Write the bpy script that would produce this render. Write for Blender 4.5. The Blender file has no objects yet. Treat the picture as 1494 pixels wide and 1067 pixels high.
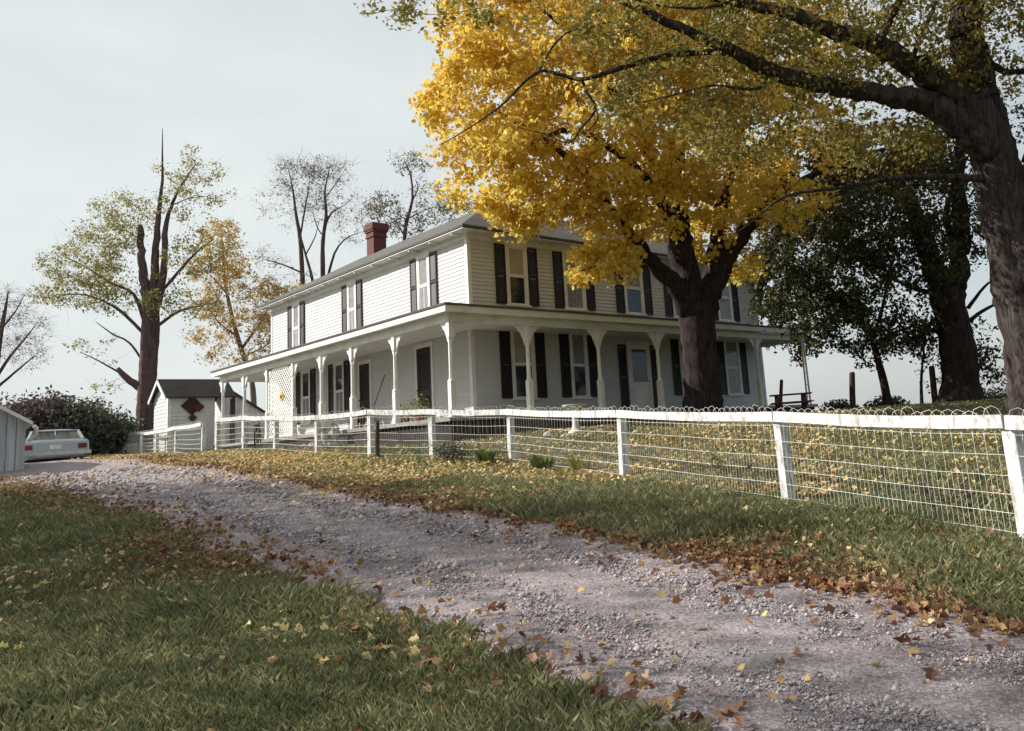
import bpy, math, random
import numpy as np
from mathutils import Vector, Matrix
rng = np.random.default_rng(7); random.seed(7)
R = math.radians
sc = bpy.context.scene; COL = sc.collection
# ------------------------------------------------------------------ camera
CAM = np.array([-13.535, -19.2619, -0.5953]); YAW, PITCH, ROLL = 0.8126, 0.1810, -0.0681
FPX, PPX, PPY, IW, IH = 1235.454, 862.17, 419.14, 1494.0, 1067.0
_f = np.array([math.cos(PITCH)*math.cos(YAW), math.cos(PITCH)*math.sin(YAW), math.sin(PITCH)])
_r = np.array([math.sin(YAW), -math.cos(YAW), 0.0]); _u = np.cross(_r, _f)
c_, s_ = math.cos(ROLL), math.sin(ROLL)
RT = c_*_r + s_*_u; UP = -s_*_r + c_*_u; FW = _f
FH = np.array([math.cos(YAW), math.sin(YAW)]); RH = np.array([math.sin(YAW), -math.cos(YAW)])
cd = bpy.data.cameras.new('camera'); cam = bpy.data.objects.new('camera', cd); COL.objects.link(cam); sc.camera = cam
m = Matrix.Identity(4)
for i in range(3):
    m[i][0] = RT[i]; m[i][1] = UP[i]; m[i][2] = -FW[i]; m[i][3] = CAM[i]
cam.matrix_world = m
cd.sensor_width = 36; cd.lens = FPX/IW*36; cd.shift_x = -(PPX-IW/2)/IW; cd.shift_y = -(IH/2-PPY)/IW
cd.clip_start = .05; cd.clip_end = 5000
def ray(u, v): return RT*(u-PPX)/FPX + UP*(PPY-v)/FPX + FW
def at(u, v, t): return CAM + ray(u, v)*t
def on_left(u, v):
    d = ray(u, v); return CAM + d*((0-CAM[0])/d[0])
def on_front(u, v):
    d = ray(u, v); return CAM + d*((0-CAM[1])/d[1])
# ------------------------------------------------------------------ terrain
PROF = {-.62: [(-80,-3.2),(-20,-2.7),(0,-2.2),(6,-1.7),(12,-1.15),(18,-.62),(23,-.18),(26,-.13),(29,-.02),(34,.24),(40,.45),(60,.6),(120,.3),(400,-3),(900,-8)],
        -.1: [(-80,-3.2),(-20,-2.7),(0,-2.2),(6,-1.7),(12,-1.17),(16.5,-.86),(18.5,-.58),(20.3,-.32),(25,-.22),(40,-.3),(60,-.6),(120,-2),(400,-5),(900,-9)],
        .25: [(-80,-3.2),(-20,-2.7),(0,-2.2),(6,-1.69),(12,-1.13),(18,-.53),(21,-.26),(23.5,-.2),(27,-.4),(36,-1.3),(60,-2.6),(120,-3.5),(400,-6),(900,-9)]}
def _prof(p, t):
    P = np.array(p); xs, ys = P[:, 0], P[:, 1]
    w = np.array([-1.2, -.4, .4, 1.2])
    return sum(np.interp(t+k, xs, ys) for k in w)/4
def _vn(x, y, seed=0):
    xi, yi = np.floor(x), np.floor(y); fx, fy = x-xi, y-yi
    fx = fx*fx*(3-2*fx); fy = fy*fy*(3-2*fy)
    def h(a, b):
        q = np.sin(a*127.1+b*311.7+seed*74.7)*43758.5453
        return q-np.floor(q)
    return (h(xi,yi)*(1-fx)+h(xi+1,yi)*fx)*(1-fy)+(h(xi,yi+1)*(1-fx)+h(xi+1,yi+1)*fx)*fy
def ts(x, y):
    dx, dy = np.asarray(x, float)-CAM[0], np.asarray(y, float)-CAM[1]
    return dx*FH[0]+dy*FH[1], dx*RH[0]+dy*RH[1]
def gz(x, y, fine=True):
    t, s = ts(x, y)
    a = s/np.maximum(t, 6.0)
    k = sorted(PROF); z = [_prof(PROF[q], t) for q in k]
    a = np.clip(a, k[0], k[-1])
    w1 = np.clip((a-k[0])/(k[1]-k[0]), 0, 1); w2 = np.clip((a-k[1])/(k[2]-k[1]), 0, 1)
    w1 = w1*w1*(3-2*w1); w2 = w2*w2*(3-2*w2)
    zz = z[0]*(1-w1)+z[1]*w1
    zz = zz*(1-w2)+z[2]*w2
    zz = zz + (_vn(np.asarray(x)*.25, np.asarray(y)*.25, 3)-.5)*.1
    if fine: zz = zz + (_vn(np.asarray(x)*.9, np.asarray(y)*.9)-.5)*.05
    return zz
def ground(u, v, tmax=60):
    d = ray(u, v); tt = np.concatenate([np.arange(2, 30, .02), np.arange(30, tmax, .1)])
    P = CAM[None]+d[None]*tt[:, None]
    h = P[:, 2]-gz(P[:, 0], P[:, 1])
    i = np.where(h < 0)[0]
    k = i[0] if len(i) else int(np.argmin(h))
    p = P[k].copy(); p[2] = gz(p[0], p[1]); return p
def gp(u, t):                      # ground point in pixel column u at depth t
    p = at(u, 640, t); p[2] = gz(p[0], p[1]); return p
# ------------------------------------------------------------------ materials
def new_mat(name):
    M = bpy.data.materials.new(name); M.use_nodes = True
    nt = M.node_tree; b = nt.nodes['Principled BSDF']; return M, nt, b
def N(nt, t, **k):
    n = nt.nodes.new(t)
    for a, v in k.items(): setattr(n, a, v)
    return n
def ramp(nt, fac, stops):
    r = N(nt, 'ShaderNodeValToRGB'); e = r.color_ramp.elements
    while len(e) < len(stops): e.new(.5)
    for i, (p, c) in enumerate(stops): e[i].position = p; e[i].color = (*c, 1)
    nt.links.new(fac, r.inputs[0]); return r.outputs[0]
def noise(nt, scale, detail=4, rough=.6, coord=None, dist=0.0):
    n = N(nt, 'ShaderNodeTexNoise'); n.inputs['Scale'].default_value = scale; n.inputs['Detail'].default_value = detail
    n.inputs['Roughness'].default_value = rough; n.inputs['Distortion'].default_value = dist
    if coord is None:
        coord = N(nt, 'ShaderNodeNewGeometry').outputs['Position']
    nt.links.new(coord, n.inputs['Vector']); return n.outputs['Fac']
def scaled(nt, sx, sy, sz):
    g = N(nt, 'ShaderNodeNewGeometry'); mp = N(nt, 'ShaderNodeMapping'); mp.inputs['Scale'].default_value = (sx, sy, sz)
    nt.links.new(g.outputs['Position'], mp.inputs['Vector']); return mp.outputs['Vector']
def mixc(nt, fac, a, b, mode='MIX'):
    n = N(nt, 'ShaderNodeMix', data_type='RGBA', blend_type=mode)
    if isinstance(fac, float): n.inputs[0].default_value = fac
    else: nt.links.new(fac, n.inputs[0])
    for i, c in ((6, a), (7, b)):
        if isinstance(c, tuple): n.inputs[i].default_value = (*c, 1)
        else: nt.links.new(c, n.inputs[i])
    return n.outputs[2]
def bump(nt, b, h, strength=.4, dist=.02):
    n = N(nt, 'ShaderNodeBump'); n.inputs['Strength'].default_value = strength; n.inputs['Distance'].default_value = dist
    nt.links.new(h, n.inputs['Height']); nt.links.new(n.outputs[0], b.inputs['Normal'])
def simple(name, c1, c2=None, scale=3, rough=.7, bs=None, vec=None, stops=(.35, .65), metal=0, spec=.3, bstr=.3, bdist=.01):
    M, nt, b = new_mat(name)
    c2 = c2 or tuple(x*.75 for x in c1)
    f = noise(nt, scale, 5, .65, scaled(nt, *vec) if vec else None)
    nt.links.new(ramp(nt, f, [(stops[0], c2), (stops[1], c1)]), b.inputs['Base Color'])
    b.inputs['Roughness'].default_value = rough; b.inputs['Metallic'].default_value = metal
    b.inputs['Specular IOR Level'].default_value = spec
    if bs: bump(nt, b, noise(nt, bs, 4, .6, scaled(nt, *vec) if vec else None), bstr, bdist)
    return M
MT = {}
MT['siding'] = simple('white_siding_paint', (.58,.585,.58), (.49,.48,.455), .7, .55, 30, stops=(.25, .6), bstr=.15, bdist=.004)
def siding_mat():
    M, nt, b = new_mat('white_siding_paint')
    base = ramp(nt, noise(nt, 1.0, 5, .65, scaled(nt, .9, .9, 8.7)), [(.25, (.50,.495,.47)), (.6, (.60,.605,.60))])
    st = ramp(nt, noise(nt, 1.0, 6, .7, scaled(nt, 5, 5, .5)), [(.30, (.40,.36,.31)), (.44, (.60,.605,.60))])
    nt.links.new(mixc(nt, .35, base, st), b.inputs['Base Color']); b.inputs['Roughness'].default_value = .6; b.inputs['Specular IOR Level'].default_value = .3
    bump(nt, b, noise(nt, 30, 4, .6), .15, .004); return M
MT['siding'] = siding_mat()
MT['trim'] = simple('white_trim_paint', (.80,.79,.76), (.62,.60,.55), 2.5, .5, 25, stops=(.25, .55), bstr=.15, bdist=.004)
MT['fence'] = simple('weathered_white_paint', (.72,.72,.71), (.34,.31,.28), 14, .7, 40, (1, 1, .4), stops=(.37, .56), bstr=.4, bdist=.006)
MT['oldwood'] = simple('weathered_wood', (.11,.07,.055), (.035,.024,.022), 12, .85, 40, (3, 3, .4))
MT['redwood'] = simple('red_brown_wood', (.10,.035,.03), (.05,.02,.018), 8, .7, 40)
MT['shutter'] = simple('dark_shutter_paint', (.030,.022,.024), (.018,.013,.015), 6, .45, spec=.3)
MT['door'] = simple('dark_red_door_paint', (.050,.018,.017), (.03,.012,.012), 5, .5)
MT['screen'] = simple('dark_screen', (.035,.025,.025), (.02,.015,.015), 40, .7)
MT['shade'] = simple('window_blind', (.42,.38,.30), (.34,.30,.24), 4, .25, spec=.5)
MT['glass'] = simple('window_glass', (.03,.03,.034), (.012,.012,.014), 3, .06, spec=.6)
MT['curtain'] = simple('curtained_glass', (.40,.40,.40), (.12,.12,.13), 9, .12, vec=(4, 4, .7), spec=.5)
MT['bglass'] = simple('door_glass', (.10,.10,.16), (.05,.05,.08), 4, .08, spec=.5)
MT['shingle'] = None
def shingle(name, c1, c2):
    M, nt, b = new_mat(name)
    g = N(nt, 'ShaderNodeNewGeometry'); mp = N(nt, 'ShaderNodeMapping'); nt.links.new(g.outputs['Position'], mp.inputs['Vector'])
    w = N(nt, 'ShaderNodeTexWave', wave_type='BANDS', bands_direction='Z', wave_profile='SAW'); w.inputs['Scale'].default_value = 2.2
    w.inputs['Distortion'].default_value = .5
    nt.links.new(g.outputs['Position'], w.inputs['Vector'])
    f = noise(nt, 2.0, 6, .7)
    col = ramp(nt, f, [(.3, c2), (.7, c1)])
    nt.links.new(mixc(nt, .35, col, ramp(nt, noise(nt, 18, 2, .5), [(.3, c2), (.7, c1)])), b.inputs['Base Color'])
    b.inputs['Roughness'].default_value = .85; b.inputs['Specular IOR Level'].default_value = .3
    bump(nt, b, w.outputs['Fac'], .5, .02); return M
MT['shingle'] = shingle('grey_green_shingles', (.135,.135,.12), (.07,.068,.062))
MT['dshingle'] = shingle('dark_shingles', (.07,.06,.055), (.03,.027,.025))
def brick():
    M, nt, b = new_mat('red_brick')
    tc = N(nt, 'ShaderNodeTexCoord'); sep = N(nt, 'ShaderNodeSeparateXYZ'); nt.links.new(tc.outputs['Object'], sep.inputs[0])
    ad = N(nt, 'ShaderNodeMath', operation='ADD'); nt.links.new(sep.outputs[0], ad.inputs[0]); nt.links.new(sep.outputs[1], ad.inputs[1])
    cb = N(nt, 'ShaderNodeCombineXYZ'); nt.links.new(ad.outputs[0], cb.inputs[0]); nt.links.new(sep.outputs[2], cb.inputs[1])
    br = N(nt, 'ShaderNodeTexBrick'); nt.links.new(cb.outputs[0], br.inputs['Vector'])
    br.inputs['Scale'].default_value = 1; br.inputs['Brick Width'].default_value = .21; br.inputs['Row Height'].default_value = .075
    br.inputs['Mortar Size'].default_value = .009
    br.inputs['Color1'].default_value = (.17,.030,.028,1); br.inputs['Color2'].default_value = (.10,.02,.022,1); br.inputs['Mortar'].default_value = (.13,.07,.065,1)
    nt.links.new(mixc(nt, noise(nt, 5), br.outputs['Color'], (.10,.03,.03)), b.inputs['Base Color'])
    b.inputs['Roughness'].default_value = .85
    bump(nt, b, br.outputs['Fac'], -.4, .01); return M
MT['brick'] = brick()
def bark(name, c1, c2, s=1.0):
    M, nt, b = new_mat(name)
    v = scaled(nt, 7*s, 7*s, 1.1*s); f = noise(nt, 1.6, 7, .72, v, 1.2)
    nt.links.new(ramp(nt, f, [(.36, c2), (.64, c1)]), b.inputs['Base Color'])
    b.inputs['Roughness'].default_value = .95; b.inputs['Specular IOR Level'].default_value = .1
    bump(nt, b, f, 1.0, .06); return M
MT['bark'] = bark('rough_grey_bark', (.115,.09,.083), (.015,.011,.011))
MT['bark_m'] = bark('dark_maple_bark', (.075,.054,.052), (.014,.010,.011))
MT['bark_d'] = bark('dark_bark', (.060,.042,.040), (.014,.010,.010))
MT['bark_far'] = bark('hazed_brown_bark', (.19,.13,.125), (.075,.05,.052), .7)  # far bark, lightened in its colour to carry the haze
MT['bark_pale'] = bark('pale_bark', (.34,.28,.24), (.16,.12,.11), .7)
def leafmat(name, stops, trans=.45, pos=None, clump=1.3, rough=.5):
    # colour from a per-leaf random value and from a spatial noise (clumps of differently turned leaves)
    M, nt, b = new_mat(name)
    a = N(nt, 'ShaderNodeAttribute', attribute_name='rnd')
    f = noise(nt, clump, 3, .6)
    ad = N(nt, 'ShaderNodeMath', operation='MULTIPLY_ADD'); ad.inputs[1].default_value = .60
    nt.links.new(a.outputs['Fac'], ad.inputs[0])
    mu = N(nt, 'ShaderNodeMath', operation='MULTIPLY'); mu.inputs[1].default_value = .45; nt.links.new(f, mu.inputs[0])
    nt.links.new(mu.outputs[0], ad.inputs[2])
    col = ramp(nt, ad.outputs[0], stops)
    nt.links.new(col, b.inputs['Base Color']); b.inputs['Roughness'].default_value = rough; b.inputs['Specular IOR Level'].default_value = .25
    tr = N(nt, 'ShaderNodeBsdfTranslucent'); nt.links.new(col, tr.inputs['Color'])
    mx = N(nt, 'ShaderNodeMixShader'); mx.inputs[0].default_value = trans
    nt.links.new(b.outputs[0], mx.inputs[1]); nt.links.new(tr.outputs[0], mx.inputs[2])
    nt.links.new(mx.outputs[0], nt.nodes['Material Output'].inputs['Surface']); return M
MT['maple'] = leafmat('yellow_maple_leaf', [(.14,(.48,.24,.05)),(.32,(.74,.49,.09)),(.6,(.86,.66,.14)),(.84,(.70,.62,.15))], .50)
MT['olive'] = leafmat('olive_yellow_leaf', [(.2,(.20,.13,.04)),(.5,(.34,.27,.07)),(.8,(.22,.22,.06))], .45)
MT['dgreen'] = leafmat('dark_green_leaf', [(.2,(.035,.03,.012)),(.5,(.045,.055,.018)),(.8,(.07,.075,.02))], .3)
MT['palegreen'] = leafmat('pale_olive_leaf', [(.2,(.25,.22,.08)),(.5,(.33,.31,.12)),(.8,(.38,.33,.10))], .45)
MT['brownleaf'] = leafmat('orange_brown_leaf', [(.2,(.10,.05,.015)),(.5,(.17,.09,.022)),(.8,(.15,.12,.03))], .4)
MT['orange'] = leafmat('orange_yellow_leaf', [(.2,(.42,.24,.08)),(.5,(.58,.38,.12)),(.8,(.55,.46,.17))], .45)
MT['greyleaf'] = leafmat('grey_brown_leaf', [(.2,(.14,.11,.09)),(.5,(.20,.17,.12)),(.8,(.20,.20,.12))], .4)
MT['bush'] = leafmat('bush_leaf', [(.2,(.055,.057,.047)),(.5,(.085,.092,.066)),(.8,(.115,.125,.08))], .3)
MT['purplebush'] = leafmat('purple_brown_bush_leaf', [(.2,(.075,.058,.060)),(.5,(.11,.078,.076)),(.8,(.12,.095,.075))], .3)
MT['weed'] = leafmat('green_weed_leaf', [(.2,(.10,.13,.04)),(.5,(.16,.21,.07)),(.8,(.28,.32,.14))], .4)
MT['grass'] = leafmat('grass_blade', [(.16,(.075,.068,.038)),(.36,(.135,.145,.066)),(.58,(.205,.215,.105)),(.72,(.25,.25,.12)),(.86,(.56,.50,.31))], .35, clump=.7)
MT['fallen'] = leafmat('fallen_leaf', [(.16,(.34,.17,.09)),(.34,(.54,.32,.14)),(.52,(.70,.50,.20)),(.68,(.80,.64,.27)),(.85,(.72,.58,.40))], .25, clump=.6)
MT['brownfallen'] = leafmat('brown_fallen_leaf', [(.18,(.10,.045,.035)),(.40,(.19,.085,.05)),(.62,(.30,.16,.075)),(.78,(.42,.26,.13)),(.9,(.56,.40,.12))], .2, clump=.6)
def ground_mat():
    M, nt, b = new_mat('grassy_ground')
    f = noise(nt, .45, 6, .65); f2 = noise(nt, 9, 5, .7)
    g = ramp(nt, f2, [(.3, (.035,.040,.014)), (.55, (.070,.085,.022)), (.75, (.12,.12,.035))])
    lf = ramp(nt, noise(nt, 14, 4, .7), [(.35, (.07,.045,.025)), (.6, (.14,.10,.045)), (.8, (.22,.17,.07))])
    msk = ramp(nt, f, [(.46, (0,0,0)), (.62, (.85,.85,.85))])
    nt.links.new(mixc(nt, msk, g, lf), b.inputs['Base Color'])
    b.inputs['Roughness'].default_value = .95; b.inputs['Specular IOR Level'].default_value = .1
    bump(nt, b, f2, .8, .05); return M
MT['ground'] = ground_mat()
def gravel_mat():
    M, nt, b = new_mat('lilac_grey_gravel')
    v = N(nt, 'ShaderNodeTexVoronoi'); v.inputs['Scale'].default_value = 60
    nt.links.new(N(nt, 'ShaderNodeNewGeometry').outputs['Position'], v.inputs['Vector'])
    sp = N(nt, 'ShaderNodeSeparateColor'); nt.links.new(v.outputs['Color'], sp.inputs[0])
    st = ramp(nt, sp.outputs[0], [(.1, (.15,.115,.12)), (.5, (.31,.26,.27)), (.9, (.48,.43,.42))])
    dirt = ramp(nt, noise(nt, .8, 6, .65), [(.36, (.17,.12,.115)), (.62, (.38,.325,.33))])
    c = mixc(nt, .45, st, dirt)
    nt.links.new(c, b.inputs['Base Color']); b.inputs['Roughness'].default_value = .9; b.inputs['Specular IOR Level'].default_value = .15
    bump(nt, b, noise(nt, 70, 5, .75), .7, .02); return M
MT['gravel'] = gravel_mat()
def stone_mat():
    M, nt, b = new_mat('gravel_stone')
    a = N(nt, 'ShaderNodeAttribute', attribute_name='rnd')
    nt.links.new(ramp(nt, a.outputs['Fac'], [(0, (.15,.115,.12)), (.5, (.31,.265,.275)), (1, (.52,.47,.46))]), b.inputs['Base Color'])
    b.inputs['Roughness'].default_value = .85; return M
MT['stone'] = stone_mat()
MT['rock'] = simple('pale_rock', (.52,.49,.46), (.28,.25,.24), 9, .9, 20)
MT['wire'] = simple('galvanised_wire', (.80,.80,.76), (.60,.60,.55), 6, .5, metal=.2, spec=.5)
MT['carpaint'] = simple('silver_blue_car_paint', (.40,.45,.50), (.36,.41,.46), 1.5, .28, spec=.5, metal=.3)
MT['chrome'] = simple('chrome', (.70,.70,.70), (.55,.55,.55), 8, .2, metal=1)
MT['rubber'] = simple('black_rubber', (.02,.02,.02), None, 9, .8)
MT['taillight'] = simple('red_lens', (.18,.03,.03), None, 9, .3)
MT['black'] = simple('black_iron', (.025,.022,.022), None, 9, .6)
MT['straw'] = simple('straw', (.36,.27,.13), (.22,.15,.07), 30, .9, vec=(1, 1, .1))
MT['clay'] = simple('clay_pot', (.30,.12,.07), None, 8, .85)
MT['concrete'] = simple('white_concrete', (.66,.64,.60), (.42,.40,.37), 7, .85, 30)
MT['whiteboard'] = simple('whitewashed_boards', (.74,.74,.74), (.50,.49,.50), 4, .75, 20, (3, 3, .3))
MT['garage'] = simple('blue_shaded_white_boards', (.56,.60,.64), (.36,.39,.43), 3, .75, 20, (3, 3, .25))  # white boards with their bluish shade put into the colour
MT['dark'] = simple('doorway_shade_sheet', (.02,.022,.03), None, 5, .9)
MT['yellowcloth'] = simple('yellow_petals', (.70,.48,.05), None, 9, .8)
MT['foundation'] = simple('dark_red_brown_base', (.045,.030,.030), (.025,.018,.018), 6, .9, 20)  # dark red-brown shared by the foundation and the skirting boards
# ------------------------------------------------------------------ mesh helpers
class MB:
    def __init__(s): s.v = []; s.f = []; s.n = 0
    def add(s, v, f):
        v = np.asarray(v, float); s.v.append(v); k = s.n
        s.f.extend([tuple(i+k for i in q) for q in f]); s.n += len(v); return s
    def box(s, x0, y0, z0, x1, y1, z1, T=None):
        v = np.array([(x, y, z) for x in (x0, x1) for y in (y0, y1) for z in (z0, z1)], float)
        if T is not None: v = T(v)
        return s.add(v, [(0,1,3,2),(4,6,7,5),(0,4,5,1),(2,3,7,6),(0,2,6,4),(1,5,7,3)])
    def beam(s, a, b, w, h, up=(0,0,1), T=None):
        a, b = np.array(a, float), np.array(b, float); d = b-a; d /= np.linalg.norm(d)
        up = np.array(up, float)
        if abs(d@up) > .98: up = np.array([1., 0, 0])
        x = np.cross(d, up); x /= np.linalg.norm(x); y = np.cross(x, d)
        v = np.array([p+x*i*w/2+y*j*h/2 for p in (a, b) for i in (-1, 1) for j in (-1, 1)])
        if T is not None: v = T(v)
        return s.add(v, [(0,1,3,2),(4,6,7,5),(0,4,5,1),(2,3,7,6),(0,2,6,4),(1,5,7,3)])
    def tube(s, pts, rad, n=8, cap=True, jit=0, T=None):
        pts = np.asarray(pts, float); m_ = len(pts)
        rad = np.full(m_, rad) if np.isscalar(rad) else np.asarray(rad, float)
        tg = np.gradient(pts, axis=0); tg /= np.linalg.norm(tg, axis=1)[:, None]+1e-9
        ref = np.array([0, 0, 1.]) if abs(tg[0, 2]) < .9 else np.array([1., 0, 0])
        x = np.cross(tg[0], ref); x /= np.linalg.norm(x); V = []
        ang = np.arange(n)*2*math.pi/n
        for i in range(m_):
            x = x-tg[i]*(x@tg[i]); x /= np.linalg.norm(x)+1e-9; y = np.cross(tg[i], x)
            rr = rad[i]*(1+(jit*(1.1*(_vn(ang*2.2+i*.05, np.full(n, i*.16))-.5)+.9*(_vn(ang*5+.3*np.sin(i*.2), np.full(n, i*.10), 4)-.5)) if jit else 0))
            V.append(pts[i]+(np.cos(ang)*rr)[:, None]*x+(np.sin(ang)*rr)[:, None]*y)
        V = np.concatenate(V)
        if T is not None: V = T(V)
        F = [(i*n+j, i*n+(j+1) % n, (i+1)*n+(j+1) % n, (i+1)*n+j) for i in range(m_-1) for j in range(n)]
        if cap: F += [tuple(range(n-1, -1, -1)), tuple(range((m_-1)*n, m_*n))]
        return s.add(V, F)
    def lathe(s, prof, c, n=20, T=None):
        V = [(c[0]+r*math.cos(2*math.pi*j/n), c[1]+r*math.sin(2*math.pi*j/n), c[2]+z) for r, z in prof for j in range(n)]
        m_ = len(prof)
        F = [(i*n+j, i*n+(j+1) % n, (i+1)*n+(j+1) % n, (i+1)*n+j) for i in range(m_-1) for j in range(n)]
        F += [tuple(range(n-1, -1, -1)), tuple(range((m_-1)*n, m_*n))]
        V = np.array(V)
        if T is not None: V = T(V)
        return s.add(V, F)
    def prism(s, poly, d0, d1, frame, T=None):   # frame(a,b,d)->xyz
        n = len(poly); V = [frame(a, b, d0) for a, b in poly]+[frame(a, b, d1) for a, b in poly]
        F = [tuple(range(n-1, -1, -1)), tuple(range(n, 2*n))]+[(i, (i+1) % n, n+(i+1) % n, n+i) for i in range(n)]
        V = np.array(V, float)
        if T is not None: V = T(V)
        return s.add(V, F)
def link_mesh(name, me, mat, parent):
    o = bpy.data.objects.new(name, me); COL.objects.link(o)
    if mat is not None: me.materials.append(mat)
    if parent is not None: o.parent = parent
    return o
def root_loc(o):
    p = np.zeros(3)
    while o is not None: p += np.array(o.location); o = o.parent
    return p
def obj(name, mb, mat, parent=None, smooth=False, origin=None):
    """origin (top level only): where the object's own origin stands"""
    off = root_loc(parent) if parent is not None else (np.array(origin, float) if origin is not None else np.zeros(3))
    v = np.concatenate(mb.v)-off
    me = bpy.data.meshes.new(name); me.from_pydata(v.tolist(), [], mb.f); me.update()
    import bmesh
    bm = bmesh.new(); bm.from_mesh(me); bmesh.ops.recalc_face_normals(bm, faces=bm.faces[:]); bm.to_mesh(me); bm.free()
    if smooth:
        me.polygons.foreach_set('use_smooth', np.ones(len(me.polygons), bool))
    o = link_mesh(name, me, mat, parent)
    if parent is None and origin is not None: o.location = origin
    return o
def raw(name, V, F, mat, parent=None, rnd=None, origin=None):
    """fast mesh from arrays: V Nx3, F MxK"""
    off = root_loc(parent) if parent is not None else (np.array(origin, float) if origin is not None else np.zeros(3))
    V = np.asarray(V, float)-off
    F = np.asarray(F, np.int32); me = bpy.data.meshes.new(name)
    me.vertices.add(len(V)); me.vertices.foreach_set('co', V.astype(np.float32).ravel())
    k = F.shape[1]; me.loops.add(F.size); me.loops.foreach_set('vertex_index', F.ravel())
    me.polygons.add(len(F)); me.polygons.foreach_set('loop_start', np.arange(0, F.size, k, dtype=np.int32))
    if rnd is not None:
        a = me.attributes.new('rnd', 'FLOAT', 'POINT'); a.data.foreach_set('value', rnd.astype(np.float32))
    me.update(calc_edges=True); me.validate()
    o = link_mesh(name, me, mat, parent)
    if parent is None and origin is not None: o.location = origin
    return o
def tag(o, label=None, cat=None, group=None, kind=None):
    if label: o['label'] = label
    if cat: o['category'] = cat
    if group: o['group'] = group
    if kind: o['kind'] = kind
    return o
def thing(name, loc, label, cat, group=None):
    o = bpy.data.objects.new(name, None); COL.objects.link(o); o.location = tuple(float(q) for q in loc); o.empty_display_size = .3
    return tag(o, label, cat, group)
def dup_part(o, off, parent=None):
    c = o.copy(); COL.objects.link(c); c.parent = parent or o.parent
    c.location = Vector(o.location)+Vector(off)
    for ch in list(o.children):
        k = ch.copy(); COL.objects.link(k); k.parent = c; k.location = ch.location
    return c
def xf(loc, rz=0, sc_=1.0, tilt=0):
    c, s = math.cos(rz), math.sin(rz); loc = np.array(loc, float)
    ct, st = math.cos(tilt), math.sin(tilt)
    def T(v):
        v = np.asarray(v, float)*sc_
        if tilt: v = np.stack([v[:, 0]*ct+v[:, 2]*st, v[:, 1], -v[:, 0]*st+v[:, 2]*ct], 1)
        return np.stack([v[:, 0]*c-v[:, 1]*s, v[:, 0]*s+v[:, 1]*c, v[:, 2]], 1)+loc
    return T
def spline(P, step):
    P = np.asarray(P, float); out = []
    Q = np.vstack([2*P[0]-P[1], P, 2*P[-1]-P[-2]])
    for i in range(1, len(Q)-2):
        n = max(2, int(np.linalg.norm((Q[i+1]-Q[i])[:3])/step))
        for k in range(n):
            t = k/n
            out.append(.5*((2*Q[i])+(-Q[i-1]+Q[i+1])*t+(2*Q[i-1]-5*Q[i]+4*Q[i+1]-Q[i+2])*t*t+(-Q[i-1]+3*Q[i]-3*Q[i+1]+Q[i+2])*t**3))
    out.append(Q[-2]); return np.array(out)
# ------------------------------------------------------------------ leaves and trees
MAPLE = np.array([(0,-.5,0),(-.3,-.25,.08),(-.55,.0,.12),(-.25,.1,.03),(-.3,.42,.10),(0,.55,-.04),(.3,.42,.10),(.25,.1,.03),(.55,.0,.12),(.3,-.25,.08),(0,0,0)])
MAPLE_F = [(10,i,(i+1) % 10) for i in range(10)]
OVAL = np.array([(0,-.5,0),(-.26,0,.10),(0,.5,-.05),(.26,0,.10),(0,0,0)]); OVAL_F = [(4,0,1),(4,1,2),(4,2,3),(4,3,0)]
KITE = np.array([(0,-.5,0),(-.28,.02,.08),(0,.5,0),(.28,.02,.08)]); KITE_F = [(0,1,2),(0,2,3)]
def leaves(C, size, shape=KITE, faces=KITE_F, outward=None, flat=0.0, r=rng, up=0.0):
    n = len(C); nor = r.normal(size=(n, 3)); nor /= np.linalg.norm(nor, axis=1)[:, None]
    if outward is not None: nor = nor+outward*.6
    nor[:, 2] += up
    if flat: nor = nor*(1-flat)+np.array([0, 0, 1.])*flat*1.6
    nor /= np.linalg.norm(nor, axis=1)[:, None]+1e-9
    a = r.normal(size=(n, 3)); x = np.cross(nor, a); x /= np.linalg.norm(x, axis=1)[:, None]+1e-9; y = np.cross(nor, x)
    sz = size*r.uniform(.5, 1.5, n); cup = r.uniform(-.6, 2.0, n)
    S = shape
    V = C[:, None]+sz[:, None, None]*(S[None, :, 0, None]*x[:, None]+S[None, :, 1, None]*y[:, None]+(S[None, :, 2]*cup[:, None])[:, :, None]*nor[:, None])
    k = len(S); F = (np.arange(n)[:, None, None]*k+np.array(faces)[None]).reshape(-1, 3)
    return V.reshape(-1, 3), F, np.repeat(r.uniform(0, 1, n), k)
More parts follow.
